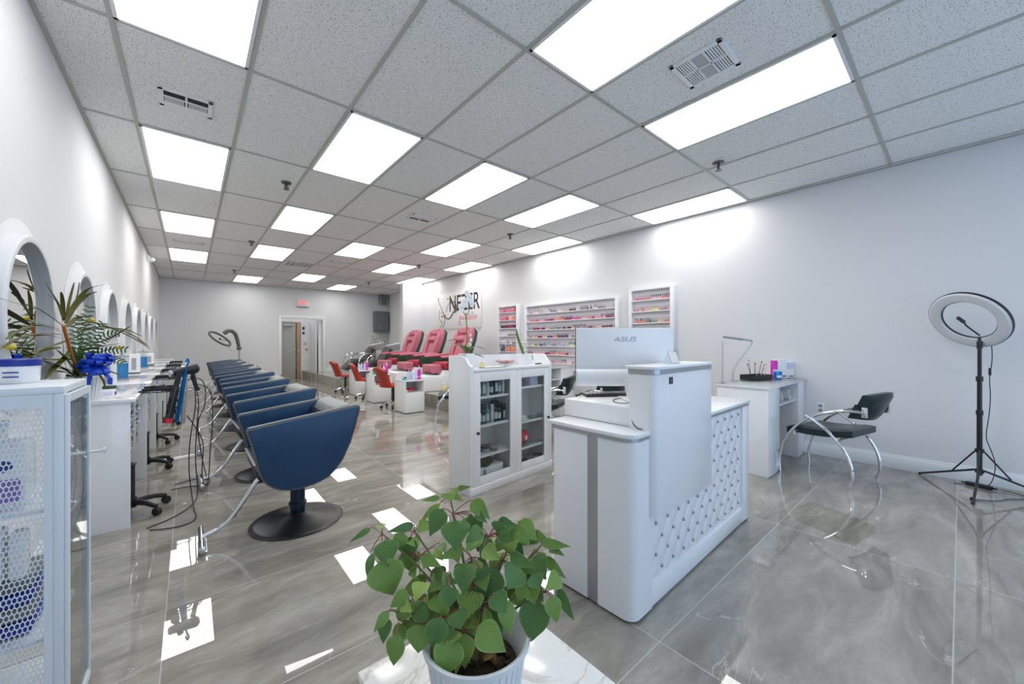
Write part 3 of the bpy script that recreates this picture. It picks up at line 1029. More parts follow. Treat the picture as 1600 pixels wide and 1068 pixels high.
# white orchid at the left end (stands on the gallery corner side)
oc = cw(.10, .17, ZT)
t = thing('orchid', 'white orchid with tall stem in white square pot on the cabinet left end', 'plant', oc, CRZ)
b = MB().prism([(-.05, -.05), (.05, -.05), (.05, .05), (-.05, .05)], 'z', 0, .125, bev=.004)
b.build('pot', 'white', t)
b = MB()
base = Vector((0, 0, .13))
for k, (dx, dy, dz, w_) in enumerate([(-.20, -.03, .05, .05), (-.13, .10, .10, .045), (.16, -.05, .03, .05), (.22, .02, -.05, .045), (.12, .08, .07, .04), (-.08, -.12, .05, .045)]):
    leaf_strip(b, [base, base + Vector((dx * .45, dy * .45, dz * .9 + .03)), base + Vector((dx, dy, dz))], w_)
b.build('leaves', 'orchidleaf', t)
MB().tube([(0, 0, .12), (.005, 0, .30), (-.005, 0, .42), (-.01, 0, .47)], .0045, 8, smooth=2).tube([(-.008, 0, .44), (.03, 0, .50), (.045, 0, .56)], .003, 6, smooth=1).tube([(-.008, 0, .44), (-.04, 0, .48), (-.06, 0, .50)], .003, 6).build('flower_stem', 'stem', t)
b = MB()
for (px, pz, s_) in [(-.06, .51, 1), (-.02, .56, 1.1), (.03, .60, 1.1), (.055, .55, .9), (.0, .64, .8), (.06, .47, .7), (.035, .20, .5), (.045, .24, .5), (.04, .28, .4)]:
    for a in range(5):
        aa = R(a * 72 + 18)
        b.sph((px + .018 * s_ * math.cos(aa), -.004, pz + .020 * s_ * math.sin(aa)), .020 * s_, sc=(.85, .16, .85), seg=8, mtx=Matrix.Rotation(-aa, 4, 'Y'))
b.build('flowers', 'trim', t)
b = MB()
for (px, pz) in [(-.06, .51), (-.02, .56), (.03, .60), (.055, .55), (.06, .47)]:
    b.sph((px, -.006, pz), .0035, seg=8)
b.build('flower_hearts', 'facered', t)

t = thing('candy_bowl', 'clear bowl of pink sweets on top of the white cabinet', 'bowl', cw(.52, .12, ZT), CRZ)
MB().lathe([(0, 0), (.04, 0), (.075, .022), (.098, .055), (.094, .055), (.072, .026), (.038, .006), (0, .006)], seg=28).build('bowl_glass', 'glass', t)
b = MB()
for k in range(46):
    a = k * 2.4; r = .074 * (k / 46) ** .5
    b.sph((r * math.cos(a), r * math.sin(a), .026 + .02 * (r / .074) ** 2 + rnd.uniform(0, .012)), .0125, sc=(1.2, .9, .8), seg=8)
o = b.build('sweets', 'pinkcandy', t); o['kind'] = 'stuff'
t = thing('clipboard', 'flat tray with yellow notes lying on the white cabinet', 'tray', cw(.27, .06, ZT), CRZ - 4)
MB().box(-.085, .16, -.035, .05, 0, .005, bev=.002).build('board', 'greybox', t)
MB().box(-.08, .155, -.03, .046, .005, .007).build('sheet', 'paper', t)
MB().prism([(-.09, .007), (-.04, .007), (-.045, .04), (-.07, .05), (-.088, .03)], 'y', .02, .035).build('notes', mat('yellow_note', (.85, .72, .30), .7), t)
t = thing('pen', 'black marker pen near the right end of the white cabinet top', 'pen', cw(.965, .09, ZT + .006), CRZ)
MB().cyl((-.045, 0, 0), (.03, 0, 0), .006, seg=10).build('barrel', 'black', t)
MB().cyl((.03, 0, 0), (.05, 0, 0), .0045, seg=10).build('cap', 'redgloss', t)
t = thing('leaf_plant', 'narrow upright green leaves in white ceramic pot on cabinet right side', 'plant', cw(.80, .15, ZT), CRZ)
MB().lathe([(0, 0), (.048, 0), (.058, .03), (.06, .10), (.055, .10), (.053, .085), (0, .085)], seg=24).build('pot', 'white', t)
b = MB()
b0 = Vector((0, 0, .10))
leaf_strip(b, [b0, b0 + Vector((-.05, 0, .10)), b0 + Vector((-.085, 0, .17)), b0 + Vector((-.10, 0, .25))], .035)
leaf_strip(b, [b0, b0 + Vector((-.03, 0, .07)), b0 + Vector((-.075, 0, .15))], .035)
leaf_strip(b, [b0, b0 + Vector((.03, -.02, .04)), b0 + Vector((.07, -.05, .02)), b0 + Vector((.07, -.065, -.06))], .022)
leaf_strip(b, [b0, b0 + Vector((.04, .01, .035)), b0 + Vector((.11, .02, .005))], .02)
b.build('leaves', 'orchidleaf', t)

# ------------------------------------------------------------------ wall racks and polish bottles
RX = XR
BCOL = [('pale pink', (.80, .52, .56)), ('rose', (.70, .28, .36)), ('mauve', (.48, .30, .42)), ('nude', (.72, .52, .45)), ('wine red', (.30, .04, .10)), ('coral', (.82, .28, .20)),
        ('magenta', (.66, .10, .36)), ('grey', (.30, .31, .34)), ('lilac', (.55, .48, .68)), ('peach', (.86, .55, .38)), ('pale blue', (.45, .60, .70)), ('navy', (.06, .10, .28)),
        ('green', (.22, .40, .30)), ('yellow', (.80, .74, .30)), ('white', (.80, .78, .80)), ('dark plum', (.12, .05, .09))]
M['capwhite'] = mat('cap_grey_pink', (.50, .42, .46), .4)
M['capdark'] = mat('cap_dark', (.06, .05, .06), .35)
BM = {}
for n_, c_ in BCOL:
    BM[n_] = mat('polish_' + n_.replace(' ', '_'), c_, .2, coat=.3)


def pol_mesh(cname, dark):
    b = MB()
    b.lathe([(0, 0), (.0125, 0), (.0135, .004), (.0135, .030), (.009, .037), (0, .037)], seg=8, mi=0)
    b.lathe([(.0065, .037), (.0072, .040), (.005, .074), (0, .075)], seg=6, mi=1)
    me_o = b.build('nail_polish', [BM[cname], 'capdark' if dark else 'capwhite'])
    me = me_o.data
    bpy.data.objects.remove(me_o)
    return me


PM = {(n_, d_): pol_mesh(n_, d_) for n_, _ in BCOL for d_ in (0, 1)}


def rack(name_label, y0, y1, z0, z1, shelves, dep=.085):
    t = thing('polish_rack', name_label, 'wall rack', (RX, y0, 0))
    L = y1 - y0
    e = .045
    f = MB()
    f.box(-dep, -.001, -e, 0, z0, z1, bev=.002).box(-dep, -.001, L, L + e, z0, z1, bev=.002)
    f.box(-dep, -.001, 0, L, z1 - .03, z1, bev=.002).box(-dep, -.001, 0, L, z0, z0 + .03, bev=.002)
    f.build('frame', 'white', t)
    MB().box(-.012, -.002, 0, L, z0 + .02, z1 - .02).build('back_panel', mat('pale_lilac_back_' + str(int(y0 * 10)), (.74, .71, .76), .4), t)
    for z in shelves:
        MB().box(-dep + .004, -.012, 0, L, z - .014, z).build('shelf', 'white', t)
    return t


R1 = [1.884, 1.715, 1.545, 1.375, 1.21, 1.045]
R2 = [1.807, 1.647, 1.487, 1.327, 1.167, 1.007, .847]
R3 = [1.879, 1.710, 1.535, 1.365, 1.195, 1.03]
rack('narrow white wall rack of pink and black boxes, nearest the salon sign', 6.03, 6.62, .93, 2.03, R1)
rack('wide white wall rack of nail polish with seven shelves behind the computer', 3.60, 5.72, .73, 1.98, R2)
rack('tall white wall rack of nail polish nearest the ring lamp', 2.68, 3.30, .90, 2.055, R3)
PAL2 = [['grey', 'mauve', 'nude', 'white', 'dark plum'], ['pale pink', 'rose', 'coral', 'wine red', 'magenta', 'rose'], ['dark plum', 'grey', 'wine red', 'nude', 'grey', 'mauve'],
        ['coral', 'pale blue', 'navy', 'peach', 'rose', 'grey', 'wine red'], ['navy', 'lilac', 'pale blue', 'grey', 'yellow', 'mauve', 'green'], ['coral', 'rose', 'pale pink', 'wine red', 'magenta'], ['pale pink', 'rose', 'coral']]
PAL3 = [['rose', 'pale pink', 'mauve', 'coral'], ['mauve', 'rose', 'nude', 'pale pink', 'yellow'], ['peach', 'coral', 'navy', 'green', 'wine red', 'rose', 'grey'], ['rose', 'wine red', 'mauve']]


def polish_row(y0, y1, z, pal, seed, shelfname, rackname, pitch=.0335, count=None, skip=0):
    """individual bottles from the near end (small y) of the shelf"""
    r = random.Random(seed)
    n = int((y1 - y0 - .04) / pitch)
    cur = r.choice(pal); run = 0
    rest = []
    for k in range(n):
        if run <= 0:
            cur = r.choice(pal); run = r.randint(1, 4)
        run -= 1
        if skip and r.random() < skip: continue
        y = y0 + .025 + pitch * k
        x = RX - .045 + r.uniform(-.006, .006)
        if count is None or k < count:
            o = bpy.data.objects.new('nail_polish_bottle', PM[(cur, int((seed + k // 9) % 3 == 0))])
            C.objects.link(o); o.location = (x, y, z + .0003)
            tag(o, '%s nail polish bottle, %s from the right, %s shelf of the %s rack' % (cur, nth(k), shelfname, rackname), 'nail polish', 'nail polish bottles on the wall racks')
        else:
            rest.append((x, y, z, cur))
    return rest


REST = []
for s_ in range(4):
    polish_row(2.68, 3.30, R3[s_], PAL3[s_], 30 + s_, ORD[s_], 'tall right')
for s_ in range(7):
    cnt = [38, 38, 38, None, None, None, None][s_]
    ya = 3.60 if s_ < 3 else 4.30
    rs_ = polish_row(ya, 5.72, R2[s_], PAL2[s_], 50 + s_, ORD[s_], 'wide middle', .0335 if s_ else .040, count={3: 28, 4: 28, 5: 24, 6: 14}.get(s_, cnt), skip=[.18, .03, .06, .04, .04, .05, .25][s_])
    REST += rs_
b = MB()
keys = [n_ for n_, _ in BCOL]
for (x, y, z, cn) in REST:
    b.lathe([(0, 0), (.0125, 0), (.0135, .004), (.0135, .030), (.009, .037), (0, .037)], (x, y, z + .0003), seg=6, mi=keys.index(cn))
    b.lathe([(.0065, .037), (.0072, .040), (.005, .074), (0, .075)], (x, y, z + .0003), seg=5, mi=len(keys))
o = b.build('nail_polish_bottles', [BM[k_] for k_ in keys] + ['capwhite'])
o['kind'] = 'stuff'
tag(o, 'far left end of the nail polish rows in the wide wall rack', 'nail polish', 'nail polish bottles on the wall racks')
# boxes on the narrow rack
for s_ in range(6):
    r = random.Random(90 + s_)
    n = [9, 9, 7, 4, 5, 3][s_]
    for k in range(n):
        y = 6.07 + .50 * (k + .3) / n + (0 if s_ < 3 else .02)
        cm = [['rose', 'magenta', 'rose', 'coral'], ['rose', 'coral', 'magenta', 'peach'], ['dark plum', 'dark plum', 'wine red'], ['white', 'grey'], ['grey', 'white', 'dark plum'], ['dark plum', 'peach', 'coral']][s_]
        c_ = r.choice(cm)
        h = [.085, .08, .07, .04, .06, .09][s_] * r.uniform(.85, 1.1)
        wd = .5 / n * .42
        o = MB().box(-.03, .03, -wd, wd, 0, h, bev=.0015).build('supply_box', BM[c_], loc=(RX - .048, y, R1[s_] + .0003))
        tag(o, '%s box, %s from the right, %s shelf of the narrow wall rack' % (c_, nth(k), ORD[s_]), 'box', 'supply boxes on the narrow rack')

# ------------------------------------------------------------------ salon sign on the right wall
sg = thing('wall_sign', 'white salon sign board with black lettering and drawn woman above pedicure chairs', 'sign', (XR, 8.43, 2.06))
MB().box(-.022, -.001, -1.05, 1.05, -.47, .50, bev=.003).build('board', 'paper', sg)
SX = -.0235
text_mesh('lettering', 'NEZER', .58, 'ink', sg, Matrix.Translation((SX, -.30, .17)) @ FACE_MX, ext=.001, xs=.80, offset=.006)
text_mesh('script', 'Salon', .22, 'inkred', sg, Matrix.Translation((SX, -.66, -.19)) @ FACE_MX, ext=.001, xs=.9, shear=.45)
text_mesh('script', 'Beauty', .16, 'inkred', sg, Matrix.Translation((SX, -.28, -.20)) @ FACE_MX, ext=.001, xs=.9, shear=.45)


def curve(pts, r, m, name):
    MB().tube([(SX, -p[0], p[1]) for p in pts], r, 6, smooth=2).build(name, m, sg)


# p = (to the right, up) as seen by the viewer; hair, branches and curls of the drawing
curve([(-.95, .42), (-.97, .33), (-.90, .22), (-.80, .10), (-.72, -.03), (-.65, -.12), (-.62, -.22), (-.64, -.33), (-.72, -.42)], .008, 'ink', 'hair_line')
curve([(-.68, -.08), (-.58, -.16), (-.45, -.21), (-.32, -.17), (-.20, -.06), (-.10, .02), (-.02, .0)], .014, 'ink', 'hair_line')
curve([(-.55, .0), (-.48, .13), (-.40, .22)], .006, 'ink', 'hair_line')
curve([(-.92, .05), (-.94, -.08), (-.90, -.2), (-.80, -.27), (-.70, -.26)], .006, 'ink', 'face_line')
curve([(-.80, -.27), (-.78, -.35), (-.88, -.40), (-.84, -.43)], .006, 'ink', 'face_line')
curve([(-.30, .22), (-.18, .25), (-.06, .18), (-.03, .05), (-.04, -.05), (-.14, -.03), (-.22, -.03)], .014, 'ink', 'ornament')
curve([(-.98, .42), (-1.0, .34), (-.93, .30)], .006, 'inkred', 'ornament')
for (y_, z_, s__, m_) in [(-.76, -.12, .045, 'facered'), (-.82, -.02, .018, 'ink'), (-.70, -.02, .018, 'ink'), (-.46, .34, .03, 'ink'), (-.34, .36, .018, 'ink'),
                          (-.60, -.10, .035, 'leafmid'), (-.56, -.17, .03, 'frondgreen'), (-.28, -.10, .02, 'ink'), (.12, -.30, .035, 'facered'), (.08, -.36, .025, 'frondgreen'), (.20, -.38, .02, 'frondgreen')]:
    MB().sph((SX, -y_, z_), s__, sc=(.05, 1, .7), seg=10).build('drawn_mark', m_, sg)

# ------------------------------------------------------------------ marble side table and poinsettia
tb = thing('side_table', 'low table with white marble top in the foreground, carrying the potted plant', 'table', (.57, .74, 0))
MB().box(-.24, .24, -.26, .265, .375, .395, bev=.003).build('table_top', 'marble', tb)
for sx in (-1, 1):
    for sy in (-1, 1):
        MB().box(sx * .19 - .015, sx * .19 + .015, sy * .2 - .015, sy * .2 + .015, 0, .375).build('leg', 'black', tb)
PD = .87
pr_ = at(745, 985, PD)
POT = Vector((pr_.x, pr_.y, .3955))
RIMZ = pr_.z
pn = thing('potted_poinsettia', 'leafy green poinsettia in ribbed white pot on the marble table in front', 'plant', POT)
prof = [(0, 0), (.082, 0), (.086, .004), (.112, RIMZ - POT.z - .018), (.122, RIMZ - POT.z - .014), (.124, RIMZ - POT.z - .001), (.121, RIMZ - POT.z), (.115, RIMZ - POT.z - .002), (.108, RIMZ - POT.z - .02), (.095, .09), (0, .09)]
MB().lathe(prof, seg=56).build('pot', noisy(mat('ribbed_white_pot', (.74, .77, .78), .4), 3, .01), pn)
b = MB()
H_ = RIMZ - POT.z
for k in range(40):
    a = 2 * PI * k / 40
    c, s = math.cos(a), math.sin(a)
    b.cyl((c * .0875, s * .0875, .006), (c * .1115, s * .1115, H_ - .02), .0028, .0034, seg=6)
b.build('ribs', M['terrazzo'], pn)
b = MB().lathe([(0, .125), (.05, .122), (.093, .116), (.093, .10), (0, .10)], seg=30)
for k in range(160):
    a = rnd.uniform(0, 2 * PI); r = .083 * rnd.random() ** .5
    b.sph((r * math.cos(a), r * math.sin(a), .122 + rnd.uniform(-.003, .006)), rnd.uniform(.004, .01), seg=6)
b.build('soil', 'soil', pn)


def leaf(b, base, tip, wid, nrm, mi=0, fold=.22, droop=.10):
    """ovate pointed leaf with midrib fold, built between base and tip"""
    d = tip - base
    L = d.length
    d.normalize()
    x = d.cross(nrm).normalized()
    n = x.cross(d)
    uvl = b.uv
    N = 10
    rows = []
    for i in range(N + 1):
        t_ = i / N
        w_ = wid * .62 * (math.sin(PI * t_ ** .72) ** .9) * (1.12 - .55 * t_)
        if i == N: w_ = 0
        off = n * (-droop * L * (t_ - .5) ** 2 * 4 * .6)
        row = []
        for k in (-1, -.5, 0, .5, 1):
            hh = abs(k) * w_ * fold + .025 * wid * math.sin(t_ * 24 + k) * abs(k) - .18 * w_ * (abs(k) ** 2)
            row.append((b.bm.verts.new(base + d * (L * t_) + x * (k * w_) + n * hh + off), k, t_))
        rows.append(row)
    for r0, r1 in zip(rows, rows[1:]):
        for k in range(4):
            q = (r0[k], r0[k + 1], r1[k + 1], r1[k])
            f = b.bm.faces.new([v[0] for v in q]); f.material_index = mi
            for lp, v in zip(f.loops, q):
                lp[uvl].uv = (v[1], v[2])


LV = """495,175,435,300,75,0 560,230,560,370,110,0 640,130,722,215,60,1 205,330,215,455,95,0 185,440,235,605,140,1 128,395,118,545,38,0
330,320,310,425,75,0 385,415,475,465,45,1 610,445,600,595,85,0 760,475,705,635,115,0 600,375,485,425,42,1 955,415,1010,520,95,0
880,465,830,570,110,0 970,645,945,840,120,0 1045,625,1075,745,68,1 1080,585,1155,740,42,0 600,812,605,975,85,2 545,835,490,1025,118,1
670,775,800,890,105,1 570,688,585,778,92,0 390,765,370,895,110,1 262,822,240,965,80,1 205,728,190,850,55,0 215,696,150,795,40,1
320,600,235,670,62,1 400,650,350,745,88,1 470,690,395,775,48,1 480,735,440,875,90,0 530,570,525,668,76,0 755,600,810,698,80,0
810,640,835,805,70,1 650,590,620,720,105,1 1095,510,1030,575,66,1 950,508,985,575,70,0 935,560,960,650,72,1 830,410,950,467,50,0
800,405,868,348,48,2 662,300,620,382,50,1 700,372,775,428,62,1 700,275,625,335,60,0 880,238,965,325,75,1 785,238,772,292,60,0
990,345,1128,366,38,1 420,238,372,290,52,2 478,150,383,238,30,2 485,118,400,132,22,1 560,75,625,64,22,1 548,70,560,108,34,1
130,270,30,338,24,0 190,248,172,280,36,1 350,258,230,288,34,0 290,300,265,372,58,1 395,540,360,630,66,2 700,655,745,742,55,1
720,714,635,775,38,2 770,255,860,262,60,0 860,270,930,350,60,1 760,300,935,350,60,0 850,255,865,305,40,2 690,300,640,380,45,1
740,330,690,420,70,0 700,440,640,520,70,1 760,420,770,500,55,2 830,450,870,515,45,2 1010,420,1110,520,40,1 1030,365,1100,405,34,0
950,300,1020,330,40,1 970,310,940,352,45,0 340,460,350,520,50,1 285,400,320,450,55,1 425,400,400,470,55,1 520,740,530,820,60,0
560,790,520,860,70,1 470,860,440,985,60,2 600,830,560,1005,50,2 410,800,390,840,70,0 300,770,240,850,60,1 320,745,290,850,50,2
250,700,330,720,45,1 280,650,330,690,45,2 445,620,480,700,60,1 470,560,430,640,60,1 540,510,500,560,60,0 600,560,640,620,60,1
670,560,690,640,62,2 680,620,620,680,66,1 640,660,600,700,60,0 740,690,700,760,62,1 760,680,790,790,60,0 720,560,760,620,60,0
640,200,620,290,26,0 655,215,690,300,50,0 660,190,712,240,34,0 600,220,640,300,45,1 480,345,505,395,40,0 560,120,490,105,28,2
530,95,590,130,30,2 830,300,900,420,60,0 790,290,830,345,55,0 960,380,975,405,30,2 880,510,930,440,50,1 910,560,880,640,55,1
960,560,1000,640,45,0 1000,590,940,640,60,2 335,640,310,670,34,2 360,690,420,740,60,0 440,480,500,540,50,0 510,640,470,720,64,1"""
LIST = [tuple(float(v) for v in e.split(',')) for e in LV.split()]


def P2(x, y, d):
    return at(540 + x / 3.257, 740 + y / 3.257, d) - POT


NL0 = len(LIST)
rf = random.Random(21)
for k in range(46):
    x = 300 + 640 * rf.random(); y = 290 + 460 * rf.random()
    if (x - 630) ** 2 / 370 ** 2 + (y - 520) ** 2 / 270 ** 2 > 1: continue
    a = rf.uniform(-1.0, 1.0) + (x - 640) / 500
    ln = rf.uniform(60, 105)
    LIST.append((x, y, x + ln * math.sin(a), y + ln * math.cos(a), ln * .72, rf.choice([0, 1, 1, 2])))
groups = {0: MB(), 1: MB(), 2: MB()}
for g in groups.values():
    g.uv = g.bm.loops.layers.uv.new('UVMap')
ST = MB()
attach = []
rl = random.Random(3)
for i, (x0, y0, x1, y1, w_, m_) in enumerate(LIST):
    # leaves low in the picture hang towards the camera, high ones stand above the middle of the pot
    dd = PD + .02 - (y0 - 560) / 3.257 / 594 * PD * .42 + rl.uniform(-.035, .035) + (.03 if i >= NL0 else 0)
    dd -= .03 * (1 if i < 40 else 0)
    A = P2(x0, y0, dd); B = P2(x1, y1, dd - rl.uniform(.0, .045))
    nr = -Vector((SY, CY_, 0)) + Vector((0, 0, .45)) + Vector((rl.uniform(-.3, .3), rl.uniform(-.3, .3), 0))
    B = A + (B - A) * 1.14
    leaf(groups[int(m_)], A, B, w_ / 3.257 / 594 * dd * 1.16, nr, 0, fold=rl.uniform(.18, .42), droop=rl.uniform(.05, .22))
    attach.append((A, (B - A).normalized()))
groups[0].build('dark_leaves', 'leafdark', pn, ang=80)
groups[1].build('mid_green_leaves', 'leafmid', pn, ang=80)
groups[2].build('young_pale_leaves', 'leaflight', pn, ang=80)
# branch nodes (picture position) and the stems reaching them from the soil
NODES = [(530, 110), (545, 200), (185, 300), (350, 290), (370, 420), (510, 500), (640, 420), (725, 320), (790, 440), (880, 260), (960, 390), (1005, 350), (1010, 600),
         (620, 790), (350, 650), (235, 690), (270, 740), (500, 720), (690, 690), (640, 560), (940, 560), (460, 560)]
npos = []
for (x, y) in NODES:
    dd = PD + .02 - (y - 560) / 3.257 / 594 * PD * .42
    npos.append(P2(x, y, dd))
root = Vector((0, 0, .115))
for k, p in enumerate(npos):
    mid = root.lerp(p, .5) + Vector((0, 0, .03)) - Vector((p.x, p.y, 0)) * .12
    r0 = Vector((rl.uniform(-.015, .015), rl.uniform(-.015, .015), .11))
    ST.tube([r0, mid, p], [.0042, .0018], 7, smooth=2)
ST.build('branches', 'stem', pn)
PT = MB()
for A, d in attach:
    j = min(range(len(npos)), key=lambda q: (npos[q] - A).length)
    p = npos[j]
    if (p - A).length > .004:
        PT.tube([p, p.lerp(A, .6) + Vector((0, 0, .004)), A], .00115, 5, smooth=1)
PT.build('leaf_stalks', 'stemred', pn)
b = MB()
b.uv = b.bm.loops.layers.uv.new('UVMap')
for (x0, y0, x1, y1, w_) in [(650, 950, 655, 880, 60), (720, 985, 760, 900, 75), (700, 900, 760, 930, 60), (600, 960, 640, 990, 40)]:
    leaf(b, P2(x0, y0, PD), P2(x1, y1, PD - .01) + Vector((0, 0, .003)), w_ / 3.257 / 594 * PD, -Vector((SY, CY_, 0)) + Vector((0, 0, 1)), fold=.5, droop=.3)
b.build('dry_leaves', 'dryleaf', pn, ang=80)

# ------------------------------------------------------------------ nail desks along the right wall
def nail_desk(x0, x1, y0, y1, label, h=.83):
    t = thing('nail_desk', label, 'desk', (x0, y0, 0), 0, 'white nail desks by the right wall')
    L = x1 - x0; D = y1 - y0
    MB().box(0, .33, 0, D, .012, h - .02, bev=.002).box(.01, .32, .01, D - .01, 0, .012).build('pedestal', 'whitegloss', t)
    b = MB().box(L - .31, L - .001, 0, D, .012, h - .02, bev=.002).box(L - .30, L - .01, .01, D - .01, 0, .012)
    b.build('pedestal', 'whitegloss', t)
    MB().box(.33, L - .31, D - .03, D - .012, .2, h - .05).build('modesty_panel', 'silver', t)
    MB().box(.33, L - .31, .02, D - .05, .615, .632).build('shelf', 'white', t)
    MB().box(-.012, L - .001, -.012, D + .012, h - .02, h, bev=.002).build('table_top', 'white', t)
    MB().box(-.016, L - .001, -.016, D + .016, h, h + .006, bev=.001).build('glass_sheet', 'glass', t)
    return t


nail_desk(4.01, 5.30, 1.13, 1.57, 'white glass-topped nail desk against the right wall beside the chrome armchair')
nail_desk(3.72, 5.02, 4.30, 4.74, 'white nail desk half hidden behind the display cabinet and the computer')
TZ = .8365


def rolled_towel(x, y, z, label, dia=.085, ln=.14):
    t = thing('rolled_towel', label, 'towel', (x, y, z), 0, 'rolled towels on the nail desk shelf')
    b = MB()
    pts = []
    for k in range(60):
        a = k * .42; r = .006 + (dia / 2 - .006) * k / 59
        pts.append((r * math.cos(a), r * math.sin(a) + dia / 2))
    V = [[b.bm.verts.new((p[0], yy, p[1])) for p in pts] for yy in (-ln / 2, ln / 2)]
    for k in range(59):
        b.bm.faces.new((V[0][k], V[0][k + 1], V[1][k + 1], V[1][k]))
    b.cyl((0, -ln / 2 + .004, dia / 2), (0, ln / 2 - .004, dia / 2), dia / 2 - .003, seg=24)
    b.build('cloth', M['terrazzo'], t)


rolled_towel(4.44, 1.24, .633, 'short rolled white towel on the nail desk shelf, nearest the left', .10, .14)
rolled_towel(4.66, 1.30, .633, 'middle rolled white towel on the nail desk shelf', .11, .22)
rolled_towel(4.84, 1.26, .633, 'rolled white towel on the nail desk shelf, nearest the wall', .11, .18)
t = thing('desk_lamp', 'slim silver bent desk lamp clamped on the right nail desk', 'lamp', (4.36, 1.52, TZ - .012 + .0125))
MB().cyl((0, .03, -.03), (0, .03, .02), .012).box(-.02, .02, -.02, .05, -.006 + .006, .008, bev=.002).build('clamp', 'silver', t)
p0 = Vector((0, .03, .0)); LR = Vector((CY_, -SY, 0))
MB().tube([p0, p0 + Vector((0, 0, .10)), p0 + LR * .02 + Vector((0, 0, .16)), p0 + LR * .17 + Vector((0, 0, .35)), p0 + LR * .205 + Vector((0, 0, .41)), p0 + LR * .19 + Vector((0, 0, .425)), p0 + LR * .02 + Vector((0, 0, .45)), p0 - LR * .10 + Vector((0, 0, .465))], .0085, 10, smooth=2).build('arm', 'silver', t)
MB().tube([p0 + LR * .1 + Vector((0, 0, .433)), p0 - LR * .105 + Vector((0, 0, .462))], .011, 8).build('lamp_head', 'silver', t)
t = thing('lamp_post', 'thin upright silver post with small hook at the far left desk corner', 'post', (4.035, 1.53, TZ))
MB().cyl((0, 0, 0), (0, 0, .39), .005, seg=10).tube([(0, 0, .38), (-.012, 0, .40), (-.006, 0, .425)], .004, 6, smooth=1).tube([(.01, 0, .38), (.022, -.01, .395), (.016, -.01, .41)], .004, 6).build('rod', 'silver', t)
MB().box(-.02, .02, -.02, .02, 0, .012, bev=.003).build('base', 'silver', t)
t = thing('brush_tray', 'black rectangular tray on the glass-topped nail desk', 'tray', (4.70, 1.44, TZ), -18)
f = MB().prism([(-.15, .0), (.15, .0), (.165, .055), (.158, .055), (.145, .006), (-.145, .006), (-.158, .055), (-.165, .055)], 'y', -.07, .07, bev=.001)
f.box(-.155, .155, -.074, -.068, 0, .055).box(-.155, .155, .068, .074, 0, .055)
f.build('tray_body', 'black', t)
for k, (bx, by, a, h, m) in enumerate([(-.07, 0, -32, .16, 'black'), (-.05, .02, -18, .17, 'silver'), (-.02, 0, 2, .13, 'blackgloss'), (.0, -.02, 30, .17, 'black'), (.02, .02, 35, .14, 'beige'), (.05, 0, 50, .15, 'silver'), (.09, .02, 40, .16, 'redgloss'), (.10, -.02, 25, .14, 'beige')]):
    h *= 1.25; a *= 1.15
    w_ = Vector((4.70, 1.44, TZ)) + Matrix.Rotation(R(-18), 3, 'Z') @ Vector((bx, by, .012))
    o = MB().cyl((0, 0, 0), (math.sin(R(a)) * h, 0, math.cos(R(a)) * h), .004, .0025, seg=8).sph((math.sin(R(a)) * h, 0, math.cos(R(a)) * h), .007, seg=8, sc=(1, 1, 1.2)).build('nail_brush', m, loc=w_)
    tag(o, '%s nail brush standing in the black tray, %s from the left' % ({'black': 'black', 'silver': 'silver', 'blackgloss': 'glossy black', 'beige': 'beige', 'redgloss': 'red'}[m], nth(k)), 'brush', 'brushes in the black tray')
for nm, lb, x, y, w_, h, m, m2 in [('blue_jar', 'small blue square jar in front of the pink box on the nail desk', 4.93, 1.30, .034, .085, 'bluemetal', 'paper'), ('pink_box', 'tall magenta box on the right nail desk', 5.02, 1.36, .03, .20, 'magenta', 'paper'),
                               ('white_box', 'tall white carton between the magenta box and the wall', 5.12, 1.33, .055, .215, 'white', 'paper'), ('lavender_box', 'white and lavender carton closest to the wall on the nail desk', 5.235, 1.28, .048, .185, 'white', 'lilac')]:
    t = thing('product_box', lb, 'box', (x, y, TZ), -35)
    MB().box(-w_, w_, -w_ * .6, w_ * .6, 0, h, bev=.002).build('carton', m, t)
    MB().box(-w_ * .9, w_ * .9, -w_ * .6 - .001, -w_ * .6, h * (.55 if m2 != 'paper' else .2), h * (.93 if m2 != 'paper' else .5)).build('label_print', m2, t)
    if m == 'white':
        MB().box(-w_ * .3, w_ * .8, -w_ * .6 - .0012, -w_ * .6, h * .08, h * .14).build('label_text', 'ink', t)
t = thing('napkin_dispenser', 'white box on the far nail desk behind the computer', 'box', (4.12, 4.40, TZ), 10)
MB().box(-.16, .16, -.08, .08, 0, .12, bev=.006).build('housing', 'white', t)
MB().box(-.12, .12, -.0815, -.08, .04, .08).build('slot', 'silver', t)
t = thing('nail_lamp', 'black curved nail dryer on the far nail desk', 'lamp', (3.84, 4.42, TZ), 10)
MB().prism([(-.09, 0), (.09, 0), (.09, .03), (.05, .075), (-.05, .075), (-.09, .03)], 'y', -.08, .08, bev=.006).build('housing', 'black', t)
MB().box(-.06, .06, -.0815, -.08, .006, .04).build('opening', 'vent_dark', t)
t = thing('bent_desk_lamp', 'slim grey desk lamp standing behind the potted leaves on the far nail desk', 'lamp', (3.76, 4.60, TZ))
MB().cyl((0, 0, 0), (0, 0, .01), .05, seg=20).build('base', 'silver', t)
MB().tube([(0, 0, .01), (0, 0, .38), (LR * .03)[:2] + (.41,), (LR * .28)[:2] + (.40,)], .009, 8, smooth=2).build('arm', 'silver', t)
t = thing('bent_desk_lamp', 'silver desk lamp with long horizontal arm right of the third pedicure chair', 'lamp', (4.62, 5.62, .0))
MB().cyl((0, 0, 0), (0, 0, .02), .12, seg=24).build('base', 'silver', t)
